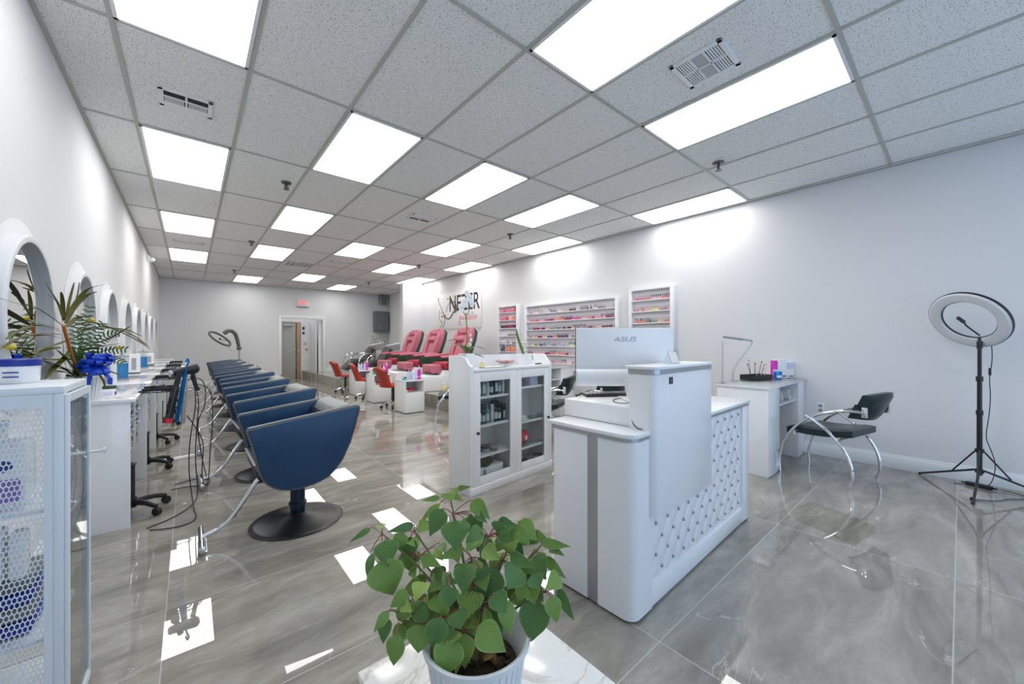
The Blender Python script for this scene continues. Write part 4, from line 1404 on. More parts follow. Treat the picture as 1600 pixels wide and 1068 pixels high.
MB().cyl((0, 0, .02), (0, 0, 1.02), .012).tube([(0, 0, 1.0), (-.18, 0, 1.24), (.12, -.2, 1.24), (.30, -.3, 1.22)], .01, 8).build('arm', 'silver', t)


# ------------------------------------------------------------------ chrome armchair
def armchair(label, loc, rz, m='greenleather'):
    """seat faces local +Y"""
    t = thing('armchair', label, 'chair', loc, rz, 'chrome-framed vinyl armchairs')
    b = MB()

    def seat(u, v):
        x = -.235 + .47 * u; y = -.24 + .50 * v
        edge = min(u, 1 - u, v * .9, (1 - v)) * 12
        return (x, y, .455 + .035 * math.sin(PI * v) ** .5 * 0 + .018 * min(1, edge) - .05 * max(0, (v - .8)) * 4 * .5 - .02 * math.sin(PI * v) + .03 * (1 - v))
    b.grid(seat, 20, 20)
    b.grid(lambda u, v: Vector(seat(u, v)) - Vector((0, 0, .055 + .012 * min(1, min(u, 1 - u, v, 1 - v) * 8))), 20, 20, flip=True)
    def rim(k):
        return
    for (fa) in (lambda s_: (s_, 0), lambda s_: (1, s_), lambda s_: (1 - s_, 1), lambda s_: (0, 1 - s_)):
        b.grid(lambda u, v, fa=fa: Vector(seat(*fa(u))) + (Vector((0, 0, -.055)) * (v)), 20, 3, flip=True)
    b.build('seat', m, t, ang=50)
    b = MB()

    def back(u, v, s):
        x = -.225 + .45 * u
        c = (u - .5) * 2
        y = -.285 - .10 * (v) + .06 * c * c
        z = .575 + .245 * v - .02 * c * c * (1 if v > .5 else -1)
        e = min(1, min(u, 1 - u) * 10) * min(1, min(v, 1 - v) * 6)
        return Vector((x, y + s * (.022 + .018 * e), z))
    b.grid(lambda u, v: back(u, v, 1), 20, 12, flip=True)
    b.grid(lambda u, v: back(u, v, -1), 20, 12)
    for fa in (lambda s_: (s_, 0), lambda s_: (1, s_), lambda s_: (1 - s_, 1), lambda s_: (0, 1 - s_)):
        b.grid(lambda u, v, fa=fa: back(*fa(u), 1).lerp(back(*fa(u), -1), v), 20, 3)
    b.build('backrest', m, t, ang=50)
    for sx in (-1, 1):
        X = sx * .275
        # front leg sweeping up and back into the arm
        MB().tube([(X, .30, 0), (X, .31, .12), (X, .27, .30), (X, .16, .48), (X, .0, .60), (X, -.18, .655), (X * .93, -.28, .66), (X * .84, -.315, .655)], .0125, 10, smooth=3).build('front_leg', 'chrome', t)
        # rear leg sweeping up and forward
        MB().tube([(X, -.23, 0), (X, -.265, .12), (X, -.22, .30), (X, -.10, .45), (X, .02, .54), (X, .085, .575)], .0125, 10, smooth=3).build('rear_leg', 'chrome', t)
        MB().box(X * .82 - .012, X * .82 + .012, -.335, -.30, .615, .70, bev=.003).cyl((X * .82, -.30, .655), (X * .95, -.26, .66), .008).build('bracket', 'chrome', t)
        for yy in (-.17, .17):
            MB().cyl((X * .8, yy, .415), (X, yy + (.02 if yy > 0 else .0), .40 + .0), .008, seg=10).cyl((X - sx * .004, yy, .40), (X + sx * .012, yy, .40), .012, seg=12).build('bolt', 'chrome', t)
    MB().cyl((-.275, -.17, .40), (.275, -.17, .40), .010).cyl((-.275, .17, .40), (.275, .17, .40), .010).build('cross_bars', 'chrome', t)
    return t


ac = armchair('black vinyl chair with curved chrome arms at the near side of the right nail desk', (4.56, .78, 0), -12)
dup(ac, (4.66, 2.08, 0), 176, 'dark armchair mostly hidden behind the right nail desk and reception tower')
dup(ac, (3.52, 3.50, 0), 28, 'dark green armchair glimpsed between the display cabinet and the computer')
dup(ac, (4.02, 3.05, 0), -10, 'dark armchair glimpsed under the computer screen')

# ------------------------------------------------------------------ ring lamp
rg = thing('ring_lamp', 'large ring lamp on black tripod by the right wall', 'lamp', (5.0, -.10, 0))
TIPS = [(.245, .35), (-.427, .04), (.18, -.39)]
MB().cyl((0, 0, .14), (0, 0, .34), .016).cyl((0, 0, .34), (0, 0, .66), .0165).build('lower_pole', 'black', rg)
MB().cyl((0, 0, .66), (0, 0, .94), .0145).build('middle_pole', 'black', rg)
MB().cyl((0, 0, .94), (0, 0, 1.20), .012).build('upper_pole', 'black', rg)
for z in (.66, .94):
    MB().cyl((0, 0, z - .02), (0, 0, z + .02), .021).cyl((0, 0, z), (-.03 if z > .9 else .035, .0, z), .006).sph((-.034 if z > .9 else .04, 0, z), .011).build('clamp_knob', 'black', rg)
MB().cyl((0, 0, .33), (0, 0, .36), .026).build('hub', 'black', rg)
MB().cyl((0, 0, .16), (0, 0, .19), .026).build('hub', 'black', rg)
for (tx, ty) in TIPS:
    L_ = MB().tube([(tx * .06, ty * .06, .18), (tx, ty, .012)], .0085, 8).build('leg', 'black', rg)
    MB().sph((tx, ty, .011), .011).build('foot', 'blackrubber', L_)
    MB().tube([(tx * .05, ty * .05, .345), (tx * .42, ty * .42, .125)], .006, 8).build('brace', 'black', rg)
MB().cyl((0, 0, 1.19), (0, 0, 1.25), .017).cyl((-.03, 0, 1.235), (.035, -.01, 1.225), .011).sph((.04, -.012, 1.225), .015).build('head_joint', 'black', rg)
RC = Vector((-.048, .06, 1.429))
# ring: normal pointing down towards the camera side
nrm = Vector((-.724, .483, -.492)).normalized()
q = nrm.to_track_quat('Z', 'Y').to_matrix().to_4x4()
prof = [(.175, .0), (.178, .012), (.215, .016), (.243, .010), (.246, 0)]
RO, RI = .252, .172
MB().lathe([(RI, 0), (RI + .004, .016), (RI + .03, .021), (RO - .012, .018), (RO, .008), (RO, 0), (RI, 0)], RC, 64, mtx=q).build('ring_diffuser', 'ringdiff', rg)
MB().lathe([(RI - .004, .004), (RI - .004, -.012), (RO + .003, -.016), (RO + .004, .006), (RO, .006), (RO, 0), (RI, 0), (RI - .004, .004)], RC, 64, mtx=q).build('ring_housing', 'black', rg)
e1 = RC + q.to_3x3() @ Vector((0, 0, 0))
low = Vector((0, 0, 1.25))
MB().tube([low, low + Vector((0, 0, .03)), RC + (low - RC).normalized() * .19], .009, 8).build('ring_bracket', 'black', rg)
MB().tube([low + Vector((0, 0, .05)), RC + Vector((-.01, .01, -.05)), RC + Vector((-.04, .03, -.01))], .006, 8).build('phone_arm', 'black', rg)
MB().box(-.035, .035, -.008, .008, -.012, .012, bev=.003, mtx=Matrix.Translation(RC + Vector((-.05, .04, .0))) @ Matrix.Rotation(R(-40), 4, 'Z') @ Matrix.Rotation(R(35), 4, 'Y')).build('phone_clamp', 'black', rg)
cb = MB().tube([(5.05, -.16, 1.30), (5.06, -.17, 1.10), (5.03, -.15, .95), (5.06, -.16, .80), (5.045, -.15, .62), (5.035, -.13, .45), (5.04, -.16, .36), (5.06, -.19, .22), (5.16, -.16, .012), (5.21, -.08, .006), (5.12, .04, .006)], .003, 6, smooth=2)
cb.cyl((5.045, -.155, .97), (5.052, -.155, 1.03), .008)
tag(cb.build('ring_lamp_cable', 'cord'), 'black cable hanging down beside the ring lamp pole', 'cable')
t = thing('power_adapter', 'long black power adapter on the floor behind the tripod', 'adapter', (5.17, -.10, .0), 75)
MB().box(-.075, .075, -.024, .024, 0, .03, bev=.006).build('brick', 'black', t)
MB().cyl((-.075, 0, .015), (-.10, 0, .014), .006).cyl((.075, 0, .015), (.10, 0, .014), .006).build('strain_relief', 'blackrubber', t)
cb = MB().tube([(5.17, -.22, .012), (5.14, -.34, .006), (5.02, -.33, .006), (4.93, -.24, .006), (4.80, -.19, .006), (4.72, -.08, .006), (4.70, -.05, .006)], .003, 6, smooth=2)
cb.box(4.685, 4.715, -.075, -.045, 0, .022, bev=.003)
tag(cb.build('adapter_cable', 'cord'), 'black looped cable with small plug lying near the front tripod foot', 'cable')

# ------------------------------------------------------------------ perforated metal cabinet at the left edge
rk = thing('metal_locker', 'white perforated metal cabinet at the left edge of the picture', 'cabinet', (XL + .015, 1.75, 0))
LW, LD, LH = .325, .33, 1.112
MB().box(0, LW, 0, LD, LH - .022, LH, bev=.003).build('top', 'whitemetal', rk)
MB().box(0, .02, 0, LD, .02, LH - .022).build('back_panel', 'whitemetal', rk)
for (px, py) in ((0.0, 0.0), (LW - .022, 0), (LW - .012, LD - .012), (0, LD - .022)):
    w_ = .012 if (px, py) == (LW - .012, LD - .012) else .022
    MB().box(px, px + w_, py, py + w_, 0, LH - .022, bev=.002).build('post', 'whitemetal', rk)
b = MB()
nx, nz = 26, 66
pw = (LW - .022 * 2 - .03) / nx; ph = (LH - .10) / nz
for i in range(nx):
    for j in range(nz):
        x = .037 + i * pw + (pw / 2 if j % 2 else 0); z = .05 + j * ph
        if x + pw > LW - .037: continue
        c = (x + pw / 2, z + ph / 2)
        ring = []
        # tall hexagonal hole reaching into the neighbouring rows
        a, h = pw * .40, ph * .70
        hx = [(-a, -h * .45), (0, -h * .92), (a, -h * .45), (a, h * .45), (0, h * .92), (-a, h * .45)]
        A_, H2 = pw * .5, ph * 1.0
        ox = [(-A_, -ph * .33), (0, -ph * .67), (A_, -ph * .33), (A_, ph * .33), (0, ph * .67), (-A_, ph * .33)]
        hx = [(p[0] * .74 / .8 * 1.0, p[1] * .80) for p in hx]
        I = [b.bm.verts.new((c[0] + p[0], .006, c[1] + p[1])) for p in [(q_[0] * .76, q_[1] * .76) for q_ in ox]]
        O = [b.bm.verts.new((c[0] + p[0], .006, c[1] + p[1])) for p in ox]
        for k in range(6):
            b.bm.faces.new((O[k], O[(k + 1) % 6], I[(k + 1) % 6], I[k]))
b.box(.022, .040, .0, .012, .02, LH - .022).box(LW - .040, LW - .022, .0, .012, .02, LH - .022)
b.box(.040, LW - .04, .0, .012, LH - .060, LH - .022).box(.040, LW - .04, .0, .012, .02, .055)
b.build('perforated_side', 'whitemetal', rk)
dr = MB().box(LW, LW + .010, .0, .016, .02, LH - .026, bev=.002).box(LW, LW + .010, LD - .016, LD, .02, LH - .026, bev=.002).box(LW, LW + .01, .016, LD - .016, LH - .05, LH - .026).box(LW, LW + .01, .016, LD - .016, .02, .05).build('door', 'whitemetal', rk)
MB().box(LW + .003, LW + .006, .016, LD - .016, .05, LH - .05).build('pane', 'glass', dr)
MB().cyl((LW + .01, LD - .03, .845), (LW + .05, LD - .03, .845), .005, seg=12).cyl((LW + .045, LD - .03, .845), (LW + .053, LD - .03, .845), .011, seg=14).build('handle', 'white', dr)
for z in (.36, .745):
    MB().box(.022, LW - .024, .022, LD - .022, z - .012, z, bev=.001).build('shelf', 'whitemetal', rk)
# its contents seen through the mesh
LX, LY = XL + .015, 1.75
t = thing('detergent_jug', 'white jug with purple and black label inside the perforated cabinet', 'jug', (LX + .17, LY + .13, .7455))
MB().box(-.07, .07, -.05, .05, 0, .20, bev=.02).cyl((.0, 0, .20), (.0, 0, .235), .02).build('jug_body', 'white', t)
MB().box(-.05, .055, -.0515, -.050, .02, .09).build('label_print', 'purple', t)
MB().sph((.02, -.051, .13), .022, sc=(1, .05, .8)).build('label_badge', 'inkblue', t)
MB().cyl((0, 0, .235), (0, 0, .26), .024).build('cap', 'white', t)
for k, (x, y, z, w_, h, m, nm, lb) in enumerate([(.15, .16, .361, .10, .17, 'navyblue', 'folded_cape', 'dark blue folded capes on the lower cabinet shelf behind the mesh'),
                                               (.16, .15, .001, .11, .20, 'white', 'white_carton', 'white carton on the floor of the perforated cabinet')]):
    t = thing(nm, lb, 'cloth' if k == 0 else 'box', (LX + x, LY + y, z))
    if k == 0:
        for q_ in range(4):
            MB().box(-w_, w_, -.09, .09, q_ * .045, q_ * .045 + .04, bev=.014).build('fold', M['navyblue'] if q_ % 2 == 0 else M['greybox'], t)
    else:
        MB().box(-w_, w_, -.08, .08, 0, h, bev=.004).build('carton', m, t)
        MB().box(-.06, .06, -.0815, -.08, .06, .12).build('label_print', 'silver', t)
t = thing('bagged_cloths', 'dark blue and white plastic-wrapped cloths hanging over the middle shelf behind the mesh', 'cloth', (LX + .14, LY + .07, .361 + .182))
b = MB()
for k in range(5):
    b.box(-.10 + k * .042, -.065 + k * .042, -.03, .03, 0, .14 + .02 * (k % 2), bev=.012)
b.build('bundle', 'white', t)

# tub on the cabinet
t = thing('wipes_tub', 'white tub with navy lid on the perforated cabinet', 'tub', (-.435, 1.985, LH + .0005))
MB().lathe([(0, 0), (.05, 0), (.053, .004), (.055, .055), (0, .055)], seg=32).build('tub_body', 'white', t)
MB().lathe([(0, .055), (.058, .055), (.058, .075), (.055, .078), (0, .078)], seg=32).build('lid', 'navyblue', t)
for k in range(2):
    MB().box(-.0, .034, -.056, -.054, .034 - k * .014, .038 - k * .014, mtx=Matrix.Rotation(R(-12), 4, 'Z')).build('print_line', 'inkblue', t)
t = thing('scissor_handle', 'thin dark wire loop beside the white tub', 'wire', (-.50, 1.93, LH + .003))
MB().tube([(0, -.03, 0), (-.02, 0, .03), (-.0, .03, .06), (.03, .04, .075)], .002, 6, smooth=2).build('loop', 'greybox', t)

# ------------------------------------------------------------------ round mirrors and their frames
NM = 8
for k in range(NM):
    yc = 2.95 + 1.26 * k
    if k == 0:
        t = thing('round_mirror', 'round mirror in deep white frame nearest the camera on the left wall', 'mirror', (XL, yc, 1.36), 0, 'round mirrors along the left wall')
        MB().lathe([(.404, .006), (.402, .040), (.396, .046), (.376, .048), (.368, .044), (.366, .014), (.366, .006)], seg=72, mtx=Matrix.Rotation(R(90), 4, 'Y')).build('frame', M['wall'], t)
        MB().lathe([(0, .001), (.47, .001), (.47, .004), (.467, .006), (0, .006)], seg=72, mtx=Matrix.Rotation(R(90), 4, 'Y')).build('halo_disc', M['wall'], t)  # thin disc whose outline stands in for the halo of light round the mirror
        MB().lathe([(0, .012), (.366, .012), (.366, .007), (0, .007)], seg=64, mtx=Matrix.Rotation(R(90), 4, 'Y')).build('glass', 'mirror', t)
        m0 = t
    else:
        dup(m0, (XL, yc, 1.36), label='round white-framed wall mirror, %s from the camera on the left wall' % nth(k))

# ------------------------------------------------------------------ styling stations
stn = thing('styling_station', 'white styling station counter nearest the camera on the left wall', 'cabinet', (XL, 3.60, 0), 0, 'styling stations along the left wall')
SL = 1.22
MB().box(.001, .325, 0, .018, 0, .84, bev=.002).build('side_panel', 'whitegloss', stn)
MB().box(.001, .325, SL - .018, SL, 0, .84, bev=.002).build('side_panel', 'whitegloss', stn)
MB().box(.001, .35, -.012, SL + .012, .84, .865, bev=.003).build('counter_top', 'whitegloss', stn)
MB().box(.001, .27, .018, SL - .018, .40, .84).build('carcass', 'white', stn)
MB().box(.001, .03, .018, SL - .018, .0, .40).build('back_board', 'mirror', stn)
for k in range(3):
    y0 = .022 + k * (SL - .04) / 3; y1 = y0 + (SL - .04) / 3 - .006
    for j, (z0, z1) in enumerate(((.405, .615), (.62, .725), (.73, .835))):
        d = MB().box(.272, .290, y0, y1, z0, z1, bev=.002).build('drawer', 'mirror', stn)
        MB().tube([(.29, y0 + .08, z1 - .04), (.308, y0 + .08, z1 - .04), (.308, y1 - .08, z1 - .04), (.29, y1 - .08, z1 - .04)], .004, 8).build('handle', 'chrome', d)
for k in range(1, 7):
    dup(stn, (XL, 3.60 + 1.26 * k, 0), label='white styling station counter, %s from the camera on the left wall' % nth(k))
SZ = .8655
# jars of blue disinfectant and white dispensers
for k, y in enumerate((5.35, 7.55)):
    t = thing('disinfectant_jar', 'tall clear jar of blue liquid on the %s styling counter' % ['second', 'farther'][k], 'jar', (-.515, y, SZ))
    MB().lathe([(0, 0), (.055, 0), (.055, .02), (0, .02)], seg=24).build('base', 'silver', t)
    MB().lathe([(0, .021), (.047, .021), (.047, .17), (0, .17)], seg=24).build('liquid', 'blueliquid', t)
    MB().lathe([(.049, .02), (.049, .23), (.047, .23)], seg=24).build('jar_glass', 'glass', t)
    MB().lathe([(0, .23), (.052, .23), (.052, .245), (.01, .25), (.01, .27), (0, .27)], seg=24).build('lid', 'silver', t)
for k, (y, h) in enumerate(((4.42, .26), (6.35, .24), (8.6, .20))):
    t = thing('towel_dispenser', 'white upright dispenser on dark foot, %s along the styling counters' % ORD[k], 'dispenser', (-.505, y, SZ))
    MB().box(-.055, .055, -.06, .06, 0, .018, bev=.004).build('foot', 'greybox', t)
    MB().box(-.05, .05, -.055, .055, .018, h, bev=.012).build('housing', 'white', t)
    MB().box(-.02, .02, -.057, -.055, .05, h - .05).build('window_strip', 'silver', t)
t = thing('small_carton', 'small white label box beside the flower pot on the first styling counter', 'box', (-.44, 3.80, SZ), 20)
MB().box(-.035, .035, -.03, .03, 0, .05, bev=.004).build('carton', 'white', t)
MB().box(-.02, .02, -.031, -.030, .015, .035).build('label_print', 'lilac', t)
t = thing('green_boxes', 'stack of dark green cartons behind the flower pot', 'box', (-.46, 3.98, SZ), 5)
for k in range(3):
    MB().box(-.05, .05, -.03, .03, k * .022, k * .022 + .02, bev=.002).build('carton', ['spagreen', 'white', 'spagreen'][k], t)
cb = MB().tube([(-.42, 3.66, SZ + .004), (-.40, 3.72, SZ + .004), (-.35, 3.68, SZ + .004), (-.36, 3.75, SZ + .004), (-.46, 3.72, SZ + .004), (-.5, 3.64, SZ + .004)], .004, 6, smooth=2)
tag(cb.build('white_cable', 'white'), 'coiled white cable on the edge of the first styling counter', 'cable')

# ------------------------------------------------------------------ gift plant with blue bow
PX, PY = -.525, 3.70
gp = thing('gift_plant', 'tall spiky plant with yellow button flowers and blue bow in white pot', 'plant', (PX, PY, SZ))
MB().lathe([(0, 0), (.062, 0), (.064, .005), (.084, .15), (.088, .155), (.084, .16), (.078, .15), (0, .14)], seg=36).build('pot', 'terrazzo', gp)
b = MB()
for k in range(26):
    a = 2 * PI * k / 26
    c, s = math.cos(a), math.sin(a)
    b.cyl((c * .0655, s * .0655, .006), (c * .085, s * .085, .15), .003, seg=5)
b.build('ribs', 'white', gp)
GP = Vector((PX, PY, SZ))


def G(u, v, dy=0.0):
    """point of the plant seen at pixel (u,v) in the plane through the pot facing the camera ray"""
    d = SY * PX + CY_ * (PY + dy)
    xr = SY + CY_ * (u - 800) / 594
    if xr * d < -.56: d = .56 / -xr
    p = at(u, v, d)
    return p - GP


LRx = Vector((1, 0, 0))
MB().tube([G(128, 592), G(113, 560), G(105, 530), G(99, 508)], [.010, .008], 8, smooth=2).build('orange_stem', 'orange', gp)
FR = [((100, 500), (88, 470), (70, 440), 16), ((100, 500), (93, 480), (88, 470), (74, 458), 8), ((99, 500), (98, 470), (95, 455), 9), ((102, 500), (108, 470), (116, 440), 6), ((102, 500), (112, 480), (135, 450), (172, 442), 10),
      ((102, 505), (115, 480), (132, 462), (152, 455), 12), ((104, 510), (120, 495), (142, 495), 13), ((97, 508), (80, 495), (60, 482), (42, 472), 12), ((60, 482), (20, 472), (0, 465), (-30, 462), 4),
      ((96, 515), (75, 508), (60, 505), (50, 502), 6), ((96, 518), (60, 505), (30, 515), (8, 530), 7), ((97, 522), (60, 520), (25, 528), (0, 545), 6), ((98, 528), (70, 522), (45, 525), 5),
      ((75, 562), (50, 552), (15, 535), 10), ((95, 542), (60, 548), (32, 562), 10), ((110, 530), (80, 540), (62, 545), (55, 552), 7), ((125, 540), (125, 560), (127, 590), 12), ((112, 545), (100, 560), (78, 580), (70, 592), 12),
      ((115, 560), (85, 562), (60, 560), 10), ((110, 510), (140, 500), (175, 512), (215, 530), (235, 545), 5), ((120, 515), (165, 508), (205, 520), (232, 540), 5), ((108, 520), (150, 512), (195, 512), (222, 525), 4),
      ((120, 548), (150, 542), (188, 536), 8), ((130, 540), (165, 532), (205, 508), 5), ((150, 575), (175, 580), (192, 588), 5), ((150, 580), (160, 590), (165, 606), 6),
      ((60, 465), (48, 440), (42, 420), 3), ((118, 470), (122, 455), (124, 440), 3)]
b = MB()
rr = random.Random(5)
for fr in FR:
    pts = [G(p[0], p[1], rr.uniform(-.06, .02) * i) for i, p in enumerate(fr[:-1])]
    leaf_strip(b, pts, fr[-1] * .0019, up=Vector((.3, -1, .5)))
b.build('spiky_leaves', 'frond', gp)
b = MB()
for (u0, v0, u1, v1, w_) in [(120, 590, 60, 560, 12), (122, 590, 88, 545, 14), (122, 592, 108, 555, 16), (124, 592, 85, 580, 16), (126, 590, 130, 555, 14), (125, 592, 100, 575, 18), (118, 592, 105, 588, 14), (126, 592, 140, 560, 14), (124, 588, 112, 540, 10)]:
    a_, c_ = G(u0, v0), G(u1, v1, rr.uniform(-.08, 0))
    leaf_strip(b, [a_, a_.lerp(c_, .5) + Vector((0, 0, .02)), c_], w_ * .0026, up=Vector((.2, -1, .6)))
# feathery fern fronds
for (u0, v0, u1, v1, u2, v2) in [(125, 570, 125, 520, 140, 480), (128, 570, 140, 530, 160, 505), (130, 570, 155, 545, 195, 545), (130, 575, 160, 550, 190, 565), (125, 570, 115, 530, 125, 495), (128, 570, 150, 520, 185, 520), (130, 572, 150, 555, 172, 560)]:
    A0, A1, A2 = G(u0, v0), G(u1, v1, -.03), G(u2, v2, -.05)
    N = 12
    for k in range(2, N + 1):
        s_ = k / N
        p = A0 * (1 - s_) ** 2 + A1 * 2 * s_ * (1 - s_) + A2 * s_ ** 2
        tg = ((A1 - A0) * (1 - s_) + (A2 - A1) * s_).normalized()
        sd = tg.cross(Vector((.2, -1, .2))).normalized()
        for sg in (-1, 1):
            e = p + (sd * sg * .8 + tg * .55 + Vector((0, 0, -.25))).normalized() * (.055 * (1.1 - s_ * .6))
            leaf_strip(b, [p, p.lerp(e, .5) + Vector((0, 0, .004)), e], .008, up=Vector((.2, -1, .3)))
b.build('green_leaves', 'frondgreen', gp)
for (u, v) in [(16, 541), (143, 499), (136, 558), (185, 542)]:
    MB().sph(G(u, v, -.03), .016, sc=(1.1, 1, .8), seg=12).build('button_flower', 'daisy', gp)
MB().tube([G(185, 542, -.03), G(150, 550, -.02), G(128, 575)], .0025, 6, smooth=1).tube([G(143, 499, -.03), G(125, 520), G(125, 570)], .0025, 6, smooth=1).tube([G(16, 541, -.03), G(60, 560), G(120, 585)], .0025, 6, smooth=1).build('flower_stalks', 'stem', gp)
MB().lathe([(0, .142), (.079, .142), (.06, .165), (0, .17)], seg=20).build('moss', 'soil', gp)
b = MB()
BC = G(150, 568, -.10)
for k in range(34):
    a = k * 2.4
    el = -.75 + 1.7 * ((k * .37) % 1)
    dr_ = Vector((math.cos(a) * .9, -abs(math.sin(a)) * .6, el)).normalized()
    L_ = .075 + .022 * ((k * .61) % 1)
    w_ = .013 + .008 * ((k * .23) % 1)
    e = BC + dr_ * L_
    sd = dr_.cross(Vector((0, 0, 1))).normalized() * w_
    nn = sd.cross(dr_).normalized() * .016
    # a ribbon loop
    nn = nn * 1.25
    loop = [BC + dr_ * (L_ * (.5 - .5 * math.cos(q_))) + nn * math.sin(q_) * (.4 + .6 * math.sin(q_ / 2)) for q_ in [2 * PI * i_ / 14 for i_ in range(15)]]
    V = [[b.bm.verts.new(p - sd), b.bm.verts.new(p + sd)] for p in loop]
    for r0, r1 in zip(V, V[1:]):
        b.bm.faces.new((r0[0], r0[1], r1[1], r1[0]))
for (u0, v0, u1, v1, u2, v2) in [(142, 580, 138, 600, 132, 622), (160, 580, 172, 590, 172, 600)]:
    P_ = [G(u0, v0, -.1), G(u1, v1, -.1), G(u2, v2, -.1)]
    for p, q_ in zip(P_, P_[1:]):
        b.quad(p + Vector((-.012, 0, 0)), p + Vector((.012, 0, 0)), q_ + Vector((.010, 0, 0)), q_ + Vector((-.010, 0, 0)))
b.build('bow', 'bow', gp, ang=70)

# ------------------------------------------------------------------ hydraulic salon chairs (face the left wall, local -X)
ch = thing('salon_chair', 'navy vinyl salon chair on round black base, nearest the camera', 'chair', (.575, 3.0, 0), 0, 'salon chairs in a row facing the mirrors')
PRO = [(-.315, .738), (-.045, .772), (.300, .812), (.325, .806), (.332, .785), (.300, .66), (.268, .557), (.218, .449), (.175, .395), (.129, .354), (.078, .332), (.027, .320), (-.04, .314), (-.105, .318), (-.15, .330), (-.188, .351), (-.222, .380), (-.245, .411), (-.262, .45), (-.272, .493), (-.300, .626), (-.325, .715)]
cxp = sum(p[0] for p in PRO) / len(PRO); czp = sum(p[1] for p in PRO) / len(PRO)


def shrink(k, d):
    out = []
    n = len(PRO)
    for i in range(n):
        a, p, c = PRO[i - 1], PRO[i], PRO[(i + 1) % n]
        t1 = Vector((c[0] - a[0], c[1] - a[1])).normalized()
        nn = Vector((-t1.y, t1.x))
        if nn.dot(Vector((cxp - p[0], czp - p[1]))) < 0: nn = -nn
        out.append((p[0] + nn.x * d, p[1] + nn.y * d))
    return out


for sy in (-1, 1):
    a = MB().prism(PRO, 'y', sy * .262, sy * .298, bev=.005).build('arm_panel', 'piping', ch)
    MB().prism(shrink(1, .012), 'y', sy * .296, sy * .312, bev=.007).build('outer_pad', 'leather', a)
    MB().prism(shrink(1, .012), 'y', sy * .252, sy * .264, bev=.005).build('inner_pad', 'leather', a)
b = MB().prism([(.08, .46), (.165, .76), (.185, .795), (.22, .808), (.275, .815), (.30, .80), (.275, .66), (.20, .44), (.12, .40)], 'y', -.25, .25, bev=.012)
b.build('backrest', 'backgrey', ch)
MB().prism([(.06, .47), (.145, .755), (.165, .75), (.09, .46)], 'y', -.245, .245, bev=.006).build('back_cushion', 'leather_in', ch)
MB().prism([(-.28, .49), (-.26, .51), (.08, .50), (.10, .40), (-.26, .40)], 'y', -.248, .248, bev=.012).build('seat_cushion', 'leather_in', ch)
MB().prism([(-.285, .50), (-.27, .50), (-.25, .40), (-.10, .35), (.10, .37), (.16, .42), (.18, .41), (.12, .345), (.02, .325), (-.10, .322), (-.18, .348), (-.24, .40), (-.265, .46)], 'y', -.258, .258).build('seat_shell', 'backgrey', ch)
MB().lathe([(0, .03), (.046, .03), (.046, .30), (.04, .325), (0, .325)], seg=24).build('hydraulic_column', mat('blue_black_steel', (.01, .022, .05), .16, metal=.5), ch)
MB().lathe([(.046, .115), (.056, .118), (.056, .132), (.046, .135)], seg=24).lathe([(.046, .035), (.06, .038), (.058, .055), (.046, .06)], seg=24).build('column_collar', 'black', ch)
MB().lathe([(0, .0), (.285, .0), (.288, .006), (.278, .012), (.262, .010), (.25, .013), (.15, .026), (.08, .045), (.05, .055), (0, .056)], seg=64).build('round_base', mat('black_base', (.012, .013, .015), .32, spec=.6), ch)
MB().tube([(-.21, 0, .365), (-.25, 0, .32), (-.31, 0, .22), (-.38, 0, .115), (-.44, 0, .075), (-.515, 0, .055)], .0135, 12, smooth=3).build('footrest_arm', 'chrome', ch)
MB().cyl((-.52, -.17, .045), (-.52, .17, .045), .018, seg=20).sph((-.52, -.17, .045), .018, sc=(1, .4, 1)).sph((-.52, .17, .045), .018, sc=(1, .4, 1)).build('footrest_bar', 'chrome', ch)
for k in range(1, 8):
    dup(ch, (.58 + .009 * k, 3.0 + 1.262 * k, 0), [0, 2, -1.5, 3, -2, 1, 0, 2][k], label='navy vinyl salon chair on round black base, %s from the camera in the row' % nth(k))

# ------------------------------------------------------------------ appliance trolleys by the stations
tr = thing('castor_base', 'black five-star castor base tucked under the nearest styling station', 'castor base', (-.325, 3.885, 0), 14, 'castor bases under the styling stations')
for k in range(5):
    a = R(72 * k - 60)
    c, s = math.cos(a), math.sin(a)
    L_ = MB().tube([(c * .02, s * .02, .085), (c * .12, s * .12, .088), (c * .20, s * .20, .064)], [.022, .015], 10, smooth=1).build('leg', 'black', tr)
    MB().cyl((c * .205 - s * .014, s * .205 + c * .014, .028), (c * .205 + s * .014, s * .205 - c * .014, .028), .027, seg=18).cyl((c * .20, s * .20, .03), (c * .20, s * .20, .068), .009).build('castor', 'blackrubber', L_)
MB().cyl((0, 0, .05), (0, 0, .12), .03).build('hub', 'black', tr)
MB().cyl((0, 0, .1), (0, 0, .36), .02, seg=14).sph((0, 0, .36), .03, sc=(1, 1, .5)).build('column', 'black', tr)
for k in range(1, 6):
    dup(tr, (-.325, 3.885 + 1.26 * k, 0), [0, 24, 5, 40, 12, 30][k], label='black five-star castor base, %s from the camera under the styling stations' % nth(k))
th = thing('tool_holder', 'black tool tray with chrome ring clamped to the nearest styling counter', 'tool holder', (-.275, 4.0, 0), 0, 'tool holders on the styling counters')
MB().box(0, .17, -.06, .14, .872, .882, bev=.003).box(0, .17, -.06, -.052, .876, .896).box(0, .17, .132, .14, .876, .896).build('tray', 'black', th)
MB().tube([(.0, .0, .858), (.12, -.03, .858), (.26, -.05, .858), (.29, .0, .858), (.26, .06, .858), (.1, .06, .858)], .005, 8, smooth=1).build('holder_ring', 'chrome', th)
MB().box(-.02, .03, -.02, .04, .8655, .875, bev=.002).build('clamp', 'black', th)
for k in range(1, 5):
    dup(th, (-.275, 4.0 + 1.30 * k, 0), 0, label='black tool tray clamped to the styling counter, %s from the camera' % nth(k))
